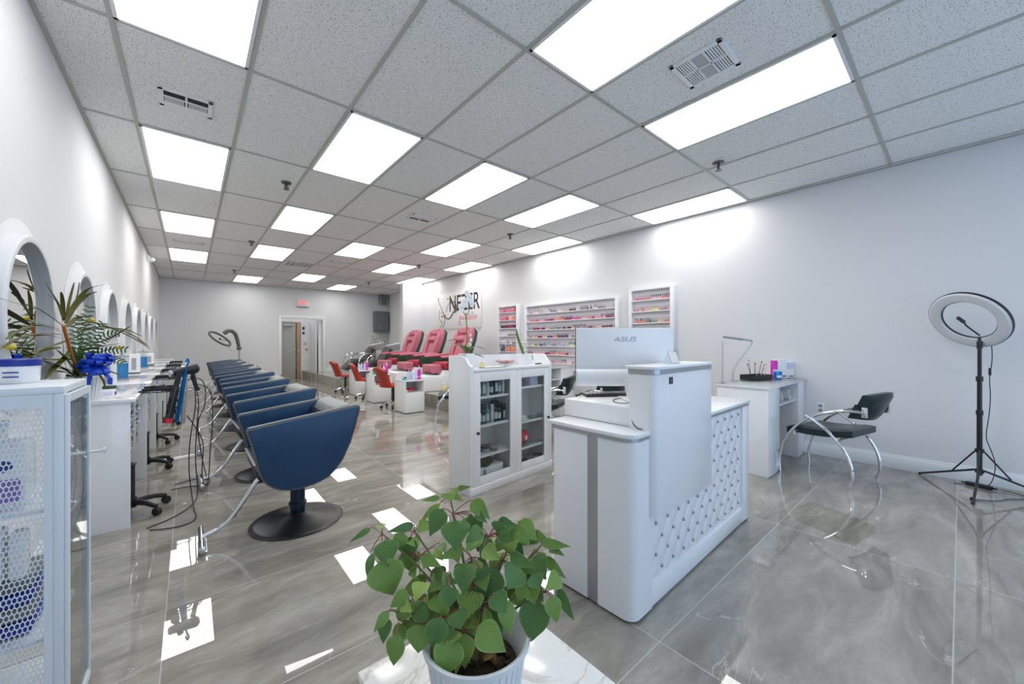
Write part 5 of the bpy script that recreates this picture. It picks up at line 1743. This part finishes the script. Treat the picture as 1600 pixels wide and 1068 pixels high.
MBt = MB().box(-.06, .06, -.03, .03, 0, .005, bev=.001)
for k in range(4):
    MBt.cyl((-.04 + k * .025, 0, .005), (-.04 + k * .03, 0, .09), .004)
tag(MBt.build('clip_rack', 'black', loc=(-.19, 6.64, .8825)), 'small rack of upright black clips on the third tool tray', 'clips')
# tools hanging from the first trolley: blue flat iron, black curling iron, clippers, dryer
TQ = Vector((-.045, 3.96, 0))
t = thing('flat_iron', 'bright blue flat hair iron hanging from the first tool holder', 'hair iron', TQ)
MB().tube([(-.035, -.012, .62), (.012, -.012, .98), (.02, -.012, 1.0)], .014, 10).build('plate_arm', 'bluemetal', t)
MB().tube([(.0, .02, .60), (.018, .012, .98)], .013, 10).build('plate_arm', 'silver', t)
MB().tube([(.012, 0, .97), (.025, 0, 1.06), (.04, 0, 1.09), (.03, 0, 1.12), (.02, 0, 1.08)], .006, 8, smooth=1).build('hinge_loop', 'bluemetal', t)
t = thing('curling_iron', 'black and chrome curling iron with red tip hanging beside the blue iron', 'hair iron', TQ + Vector((-.03, -.03, 0)))
MB().tube([(-.05, -.04, .66), (-.01, -.02, .90)], .026, 14).build('barrel', M['blackgloss'], t)
MB().tube([(-.055, -.043, .63), (-.05, -.04, .665)], .027, 14).build('tip', 'redgloss', t)
MB().tube([(-.01, -.02, .90), (.02, -.01, 1.02)], .018, 12).build('handle', 'black', t)
t = thing('hair_dryer', 'black hair dryer resting above the first tool holder', 'hair dryer', TQ + Vector((.03, .05, .98)), 20)
MB().cyl((-.10, 0, .02), (.05, 0, .05), .028, .040, seg=20).sph((.05, 0, .05), .040, sc=(.7, 1, 1)).build('barrel', 'black', t)
MB().tube([(.03, 0, .03), (.05, 0, -.08), (.07, 0, -.13)], .015, 12).build('handle', 'black', t)
MB().cyl((-.10, 0, .02), (-.115, 0, .017), .030, .026).build('nozzle', 'silver', t)
t = thing('hair_clipper', 'black barber clipper with looped cord on the first tool tray', 'clipper', (-.19, 4.02, .8825), 70)
MB().box(-.07, .07, -.022, .022, 0, .032, bev=.01).build('body', 'black', t)
MB().box(.07, .085, -.02, .02, .004, .02, bev=.001).build('blade', 'chrome', t)
rc = random.Random(11)
CORDS = [[(.0, 4.02, .97), (.06, 4.0, .80), (.04, 3.98, .55), (.03, 3.95, .3), (.05, 3.92, .06), (.03, 3.80, .006), (-.08, 3.6, .006), (-.22, 3.5, .006)],
         [(.02, 3.98, .95), (.04, 3.97, .75), (-.0, 3.95, .5), (-.01, 3.92, .25), (.01, 3.9, .05), (.02, 3.7, .006), (.04, 3.45, .006), (-.05, 3.38, .006), (-.2, 3.45, .006)],
         [(.05, 4.06, .9), (.14, 4.1, .85), (.15, 4.1, .6), (.13, 4.1, .35), (.12, 4.06, .08), (.10, 4.2, .006), (.0, 4.3, .006), (-.12, 4.28, .006)],
         [(-.02, 4.0, .66), (.05, 4.03, .52), (.09, 4.05, .40), (.07, 4.0, .2), (.09, 4.15, .006), (.16, 4.4, .006), (.05, 4.5, .006), (-.1, 4.42, .006)],
         [(-.1, 4.0, .90), (.04, 4.1, .96), (.10, 4.13, .90), (.10, 4.1, .7), (.04, 4.05, .6), (.07, 4.1, .3), (.12, 4.25, .02), (.1, 4.5, .006)]]
TOOLS = {o.name: o for o in C.objects if o.name in ('flat_iron', 'curling_iron', 'hair_dryer', 'hair_clipper')}
for pts, tn in zip(CORDS, ['hair_dryer', 'flat_iron', 'hair_dryer', 'curling_iron', 'hair_clipper']):
    par = TOOLS[tn]
    inv = (Matrix.Translation(par.location) @ par.rotation_euler.to_matrix().to_4x4()).inverted()
    MB().tube([inv @ Vector(p) for p in pts], .0036, 6, smooth=3).build('cord', 'cord', par)
t = thing('power_strip', 'white power strip on the floor beside the second station', 'power strip', (-.10, 5.35, 0), 12)
MB().box(-.15, .15, -.025, .025, 0, .03, bev=.006).build('housing', 'white', t)
MB().tube([(.15, 0, .015), (.25, .05, .006), (.2, .15, .006), (.0, .12, .006)], .004, 6, smooth=2).build('lead', 'white', t)

# ------------------------------------------------------------------ hood processor behind the last salon chair
hd = thing('hood_processor', 'grey ring hair processor on a stand behind the last salon chair', 'hair dryer', (1.02, 12.72, 0), 0)
MB().cyl((0, 0, .06), (0, 0, 1.08), .02, seg=14).build('pole', 'silver', hd)
for k in range(4):
    a = R(45 + 90 * k)
    MB().tube([(0, 0, .08), (.28 * math.cos(a), .28 * math.sin(a), .04)], .016, 8).sph((.28 * math.cos(a), .28 * math.sin(a), .03), .03, seg=10).build('leg', 'silver', hd)
MB().tube([(0, 0, 1.06), (-.01, 0, 1.14), (-.05, -.02, 1.36), (-.10, -.04, 1.50), (-.22, -.08, 1.565), (-.33, -.12, 1.47)], [.04, .052, .055], 10, smooth=2).build('curved_arm', 'hoodgrey', hd)
MB().sph((0, 0, 1.07), .06, sc=(1, 1, .8)).build('joint', 'hoodgrey', hd)
mt = Matrix.Translation((-.42, -.14, 1.33)) @ Matrix.Rotation(R(30), 4, 'Z') @ Matrix.Rotation(R(38), 4, 'X') @ Matrix.Rotation(R(18), 4, 'Y')
b = MB()
b.tube([mt @ Vector((.27 * math.cos(2 * PI * k / 40), .27 * math.sin(2 * PI * k / 40), 0)) for k in range(40)], .026, 10, closed=True)
b.build('heating_ring', 'hoodgrey', hd)
MB().tube([mt @ Vector((.2, 0, 0)), mt @ Vector((.05, .04, -.04)), mt @ Vector((0, 0, 0))], .008, 6).sph(mt @ Vector((0, 0, 0)), .025, seg=8).build('sensor_arm', 'black', hd)
MB().tube([(-.25, -.1, 1.2), (-.22, -.1, 1.05), (-.12, -.05, .98), (-.03, 0, 1.04)], .006, 6, smooth=2).build('cable', 'silver', hd)

# ------------------------------------------------------------------ pedicure thrones on the platform (face local -X)
PZ = .2605
pc = thing('pedicure_chair', 'rose pink pedicure throne nearest the camera on the tiled platform', 'chair', (4.27, 7.12, PZ), 0, 'pink pedicure chairs on the platform')
MB().prism([(-.80, 0), (.30, 0), (.36, .10), (.34, .40), (-.30, .40), (-.36, .30), (-.74, .33), (-.80, .30)], 'y', -.34, .34, bev=.02).build('spa_base', 'white', pc)
MB().prism([(-.70, .335), (-.42, .335), (-.44, .34), (-.68, .34)], 'y', -.2, .2).build('foot_basin', 'silver', pc)
for sy in (-1, 1):
    y0, y1 = (sy * .30, sy * .40)
    MB().prism([(-.26, .655), (.20, .655), (.18, .52), (.08, .42), (-.10, .40), (-.22, .50)], 'y', y0, y1, bev=.03).build('arm_shell', 'spagreen', pc)
    MB().prism([(-.40, .675), (-.38, .70), (.18, .735), (.20, .70), (.16, .67), (-.38, .655)], 'y', sy * .28, sy * .42, bev=.018).build('armrest', 'pink', pc)
b = MB()
b.box(-.26, .14, -.28, .28, .42, .56, bev=.04, seg=3)
b.build('seat_cushion', 'pinkdark', pc)
b = MB().box(-.55, -.31, -.21, .21, .345, .52, bev=.03, seg=3)
b.build('footrest_cushion', 'pink', pc)
TB = Matrix.Translation((.13, 0, .50)) @ Matrix.Rotation(R(20), 4, 'Y')


def bb(x0, x1, y0, y1, z0, z1, bev):
    return MB().box(x0, x1, y0, y1, z0, z1, bev=bev, seg=3, mtx=TB)


MB().prism([(-.24, .05), (.24, .05), (.29, .30), (.30, .62), (.26, .80), (.16, .875), (-.16, .875), (-.26, .80), (-.30, .62), (-.29, .30)], 'x', -.01, .10, bev=.03, mtx=TB).build('backrest', 'pink', pc)
MB().prism([(-.26, .03), (.26, .03), (.30, .30), (.31, .62), (.26, .82), (.16, .88), (-.16, .88), (-.26, .82), (-.31, .62), (-.30, .30)], 'x', .09, .17, bev=.03, mtx=TB).build('back_shell', 'spagreen', pc)
for sy in (-1, 1):
    b = MB().prism([(.10 * sy, .08), (.25 * sy, .08), (.30 * sy, .35), (.30 * sy, .66), (.20 * sy, .80), (.16 * sy, .60), (.15 * sy, .3)], 'x', -.075, .0, bev=.03, mtx=TB)
    b.build('side_bolster', 'pink', pc)
bb(-.085, -.01, -.15, .15, .52, .63, .03).build('neck_roll', 'pink', pc)
bb(-.055, .0, -.14, .14, .70, .85, .025).build('headrest', 'pink', pc)
b = MB()
b.box(-.035, -.012, -.12, .12, .10, .50, bev=.008, mtx=TB)
b.build('back_cushion', 'pink', pc)
bb(-.052, -.036, -.06, .06, .47, .51, .006).build('control_strip', 'pinkdark', pc)
MB().box(-.10, .02, .40, .44, .42, .60, bev=.01).build('side_caddy', 'spagreen', pc)
dup(pc, (4.27, 8.40, PZ), 0, label='rose pink pedicure throne in the middle of the three on the platform')
dup(pc, (4.27, 9.62, PZ), 0, label='rose pink pedicure throne farthest back, beside the pier')


def bottle_thing(name, label, loc, r, h, m, cap='white', group=None, pump=False):
    t = thing(name, label, 'bottle', loc, 0, group)
    MB().lathe([(0, 0), (r, 0), (r, h * .62), (r * .55, h * .72), (r * .35, h * .74), (0, h * .74)], seg=14).build('bottle_body', m, t)
    if pump:
        MB().cyl((0, 0, h * .74), (0, 0, h * .86), r * .4).box(-r * 1.2, r * .5, -r * .35, r * .35, h * .86, h, bev=.003).build('spray_head', cap, t)
    else:
        MB().lathe([(r * .4, h * .74), (r * .4, h * .78), (r * .12, h), (0, h)], seg=10).build('nozzle_cap', cap, t)
    return t


bottle_thing('spray_bottle', 'yellow spray bottle on the platform edge left of the display cabinet', (3.60, 6.18, PZ), .04, .23, 'yellow', 'white', pump=True)
bottle_thing('spray_bottle', 'small orange-topped bottle beside the middle pedicure throne arm', (4.56, 7.86, PZ + .5), .03, .16, 'beige', 'white', pump=True)
# little table for it
t = thing('side_stand', 'low grey stand between two pedicure thrones', 'stand', (4.56, 7.80, PZ))
MB().box(-.14, .14, -.12, .12, .48, .498, bev=.004).build('top', 'silver', t)
for sx in (-1, 1):
    for sy in (-1, 1):
        MB().cyl((sx * .12, sy * .10, 0), (sx * .12, sy * .10, .48), .01).build('leg', 'silver', t)

# white pedicure trolleys with bottles, and the red stools
CARTS = [(2.83, 6.20, 'white pedicure cart nearest the camera'), (2.84, 7.70, 'middle white pedicure cart'), (2.92, 9.08, 'farthest white pedicure cart')]
ct = thing('pedicure_cart', CARTS[0][2] + ', beside the platform step', 'cart', (CARTS[0][0], CARTS[0][1], 0), 0, 'white pedicure carts')
W_, D_, H_c = .37, .44, .575
b = MB().box(0, .02, 0, D_, .012, H_c, bev=.002).box(W_ - .02, W_, 0, D_, .012, H_c, bev=.002).box(0.02, W_ - .02, 0, D_, .012, .36, bev=.002).box(.02, W_ - .02, D_ - .02, D_, .36, H_c)
b.build('body', 'white', ct)
MB().box(-.004, W_ + .004, -.004, D_ + .004, H_c - .022, H_c, bev=.003).build('top', 'white', ct)
MB().box(.015, W_ - .015, .015, D_ - .015, 0, .012).build('plinth', 'black', ct)
MB().tube([(.05, .03, H_c + .05), (W_ - .05, .03, H_c + .05), (W_ - .03, .1, H_c + .05)], .004, 6).cyl((.05, .03, H_c), (.05, .03, H_c + .05), .004).cyl((W_ - .05, .03, H_c), (W_ - .05, .03, H_c + .05), .004).build('bottle_rail', 'white', ct)
for k in (1, 2):
    dup(ct, (CARTS[k][0], CARTS[k][1], 0), 0, label=CARTS[k][2] + (', between two red stools' if k == 1 else ', below the platform step'))
names = ['nearest', 'middle', 'farthest']
for k, (cx_, cy_, _) in enumerate(CARTS):
    z = H_c + .0005
    for j, (dx, dy, m, nm, w_) in enumerate([(.12, .10, 'lilac', 'lilac', 'left'), (.18, .11, 'skybottle', 'pale blue', 'middle'), (.25, .10, 'lilac', 'lilac', 'right')]):
        bottle_thing('nozzle_bottle', '%s nozzle bottle, %s of the three on the %s cart' % (nm, w_, names[k]), (cx_ + dx, cy_ + dy, z), .026, .205, m, 'pinkcandy', 'nozzle bottles on the pedicure carts')
    bottle_thing('pump_bottle', 'magenta bottle with white top on the %s cart' % names[k], (cx_ + .315, cy_ + .10, z), .031, .25, 'magenta', 'white', 'magenta bottles on the pedicure carts')
    t = thing('teal_tools', 'teal gloves and clippers at the corner of the %s cart' % names[k], 'tools', (cx_ + .055, cy_ + .13, z), 20)
    MB().box(-.035, .03, -.05, .04, 0, .03, bev=.012).build('glove', 'teal', t)
    MB().box(.0, .04, -.02, .03, .03, .05, bev=.008).build('tool', 'black', t)
    MB().tube([(-.03, -.05, .02), (-.03, -.07, .025), (-.02, -.08, .012)], .009, 6).build('finger', 'teal', t)
    t = thing('pink_supplies', 'pink and red pouch in the niche of the %s cart' % names[k], 'pouch', (cx_ + .12, cy_ + .14, .3605), 10)
    MB().box(-.06, .06, -.06, .06, 0, .035, bev=.012).build('pouch', 'pink', t)
    MB().box(-.01, .09, -.07, .03, .036, .07, bev=.014).build('red_cloth', 'redgloss', t)
    MB().box(-.09, -.062, -.08, .04, 0, .05, bev=.004).build('carton', 'white', t)

st = thing('pedicure_stool', 'red-orange shell stool on chrome castors nearest the camera', 'stool', (2.95, 6.98, 0), 8, 'red pedicure stools')
# shell: back curves up on local -X side, seat faces +X


def shell(u, v):
    a = (u - .5) * 2
    if v < .5:
        s_ = v / .5
        x = .20 - .38 * s_; z = .44 + .03 * a * a * (1 - s_) - .02 * math.sin(PI * s_); wd = .20 + .01 * math.sin(PI * s_)
    else:
        s_ = (v - .5) / .5
        x = -.18 - .13 * s_; z = .42 + .37 * s_ ** .9; wd = .17 * (1 - .25 * math.sin(PI * s_ * .8)) + .07 * s_
        x += .05 * a * a
        z -= .06 * a * a * s_ ** 3
    return Vector((x, a * wd, z))


b = MB()
b.grid(shell, 16, 20)
b.grid(lambda u, v: shell(u, v) + (Vector((-.05, 0, -.02)) if v > .5 else Vector((-.05 * v * 2, 0, -.07 + .05 * v * 2))), 16, 20, flip=True)
for fa in (lambda s_: (s_, 0), lambda s_: (1, s_), lambda s_: (1 - s_, 1), lambda s_: (0, 1 - s_)):
    b.grid(lambda u, v, fa=fa: shell(*fa(u)) + (Vector((-.05, 0, -.02)) if fa(u)[1] > .5 else Vector((-.05 * fa(u)[1] * 2, 0, -.07 + .05 * fa(u)[1] * 2))) * v, 20, 1)
b.build('seat_shell', 'red', st, ang=60)
MB().cyl((0, 0, .10), (0, 0, .40), .022).build('column', 'black', st)
for k in range(5):
    a = R(72 * k + 20)
    c, s = math.cos(a), math.sin(a)
    L_ = MB().tube([(0, 0, .12), (c * .12, s * .12, .11), (c * .22, s * .22, .065)], .011, 8, smooth=1).build('leg', 'chrome', st)
    MB().cyl((c * .22 - s * .012, s * .22 + c * .012, .028), (c * .22 + s * .012, s * .22 - c * .012, .028), .027, seg=14).build('castor', 'blackrubber', L_)
dup(st, (2.98, 8.50, 0), -6, 'red-orange shell stool between the middle and farthest cart')
dup(st, (2.95, 9.90, 0), 4, 'red-orange shell stool farthest back by the platform step')
dup(ac, (3.16, 5.10, 0), 60, 'grey-looking armchair partly hidden behind the left end of the display cabinet')

# ------------------------------------------------------------------ shampoo units at the far end of the platform
sh = thing('shampoo_unit', 'dark reclining shampoo chair with white bowl nearest the pedicure chairs', 'shampoo chair', (4.30, 11.25, PZ), 0, 'shampoo chairs on the platform')
MB().prism([(-.62, .16), (-.55, .22), (-.30, .46), (.02, .44), (.24, .80), (.32, .76), (.14, .32), (-.20, .30), (-.50, .10)], 'y', -.26, .26, bev=.03).build('recliner', 'greyleather', sh)
MB().prism([(-.30, .10), (.30, .10), (.22, .34), (-.2, .32)], 'y', -.18, .18, bev=.02).box(-.3, .6, -.22, .22, 0, .10, bev=.02).build('base', 'black', sh)
for sy in (-1, 1):
    MB().tube([(-.50, sy * .30, .30), (-.42, sy * .31, .56), (-.2, sy * .31, .64), (.20, sy * .31, .62), (.34, sy * .30, .5)], .014, 8, smooth=2).build('arm_hoop', 'chrome', sh)
MB().lathe([(.0, .0), (.10, .0), (.20, .10), (.25, .20), (.27, .22), (.24, .22), (.18, .12), (0, .06)], (0, 0, 0), 32, mtx=Matrix.Translation((.50, 0, .70)) @ Matrix.Rotation(R(-12), 4, 'Y') @ Matrix.Diagonal((1.1, 1, 1, 1))).build('bowl', 'whitegloss', sh)
MB().box(.40, .68, -.14, .14, 0, .72, bev=.03).build('bowl_stand', 'white', sh)
MB().tube([(.70, .05, .88), (.71, .05, 1.02), (.62, .03, 1.04)], .012, 8, smooth=1).build('tap', 'chrome', sh)
dup(sh, (4.22, 12.45, PZ), 0, 'dark reclining shampoo chair with white bowl, farther one by the back wall')
t = thing('grey_wall_cabinet', 'dark grey metal cabinet on the back wall above the shampoo bowls', 'cabinet', (5.33, YB, 1.62))
MB().box(-.25, .25, -.22, -.001, 0, .74, bev=.006).build('body', 'greybox', t)
MB().box(-.16, .245, -.232, -.222, .01, .73, bev=.004).build('door', 'greybox', t)
MB().box(-.13, -.11, -.245, -.232, .08, .22, bev=.003).build('handle', 'silver', t)
bs = mat('veined_backsplash', (.7, .7, .7), .2)
n_ = bs.node_tree.nodes; l_ = bs.node_tree.links
no = n_.new('ShaderNodeTexNoise'); no.inputs['Scale'].default_value = 4; no.inputs['Distortion'].default_value = 2.5
tc = n_.new('ShaderNodeTexCoord'); l_.new(tc.outputs['Object'], no.inputs['Vector'])
cr = n_.new('ShaderNodeValToRGB')
cr.color_ramp.elements[0].position = .47; cr.color_ramp.elements[0].color = (.7, .7, .7, 1)
cr.color_ramp.elements[1].position = .53; cr.color_ramp.elements[1].color = (.7, .7, .7, 1)
e_ = cr.color_ramp.elements.new(.5); e_.color = (.05, .05, .05, 1)
l_.new(no.outputs['Fac'], cr.inputs[0]); l_.new(cr.outputs[0], n_['Principled BSDF'].inputs['Base Color'])
tag(MB().box(4.98, 5.62, YB - .02, YB - .001, .95, 1.56, bev=.003).build('backsplash', bs), 'black-veined marble splash panel under the grey wall cabinet', 'panel')
t = thing('shampoo_shelf', 'small white ledge under the veined panel', 'shelf', (5.3, YB, 1.0))
MB().box(-.3, .3, -.2, -.025, -.02, 0, bev=.004).build('board', 'white', t)
bottle_thing('shampoo_bottle', 'yellow-green bottle in front of the veined splash panel', (5.28, YB - .12, 1.0005), .07, .28, mat('lime_liquid', (.55, .62, .12), .3), 'white')
bottle_thing('shampoo_bottle', 'clear white bottle left of the yellow-green one', (5.10, YB - .12, 1.0005), .04, .2, 'white', 'white')

# papers and coat on the hallway wall
for k, (x, z, w_, h, m) in enumerate([(3.00, 1.72, .07, .10, 'ink'), (3.0, 1.55, .07, .08, 'ink'), (3.05, 1.35, .10, .12, 'paper'), (3.05, 1.18, .10, .10, 'silver'), (3.1, .98, .07, .08, 'inkred'), (3.12, 1.62, .08, .12, 'paper'), (3.12, .75, .09, .12, 'paper')]):
    t = thing('notice', '%s notice, %s from the top on the hallway wall beyond the door' % ({'ink': 'dark', 'paper': 'white', 'silver': 'grey', 'inkred': 'small red'}[m], nth(k)), 'notice', (x, HY - .001, z))
    MB().box(-w_ / 2, w_ / 2, -.004, 0, -h / 2, h / 2).build('sheet', m, t)
t = thing('hanging_coat', 'blue and black clothes hanging in the dark gap of the folding door', 'clothes', (3.28, HY - .1, .5))
MB().box(-.05, .05, -.03, .03, .45, 1.3, bev=.02).build('black_coat', 'black', t)
MB().box(-.045, .045, -.035, .02, 0, .5, bev=.02).build('blue_coat', 'inkblue', t)

# wall sockets
for k, (x, y, z, lb) in enumerate([(XR, 1.0, .52, 'white socket plate on the right wall behind the chrome armchair')]):
    t = thing('wall_socket', lb, 'socket', (x, y, z))
    MB().box(-.006, -.001, -.038, .038, -.06, .06, bev=.002).build('plate', 'trim', t)
    MB().box(-.008, -.006, -.015, .015, -.04, -.01).box(-.008, -.006, -.015, .015, .01, .04).build('outlets', 'silver', t)
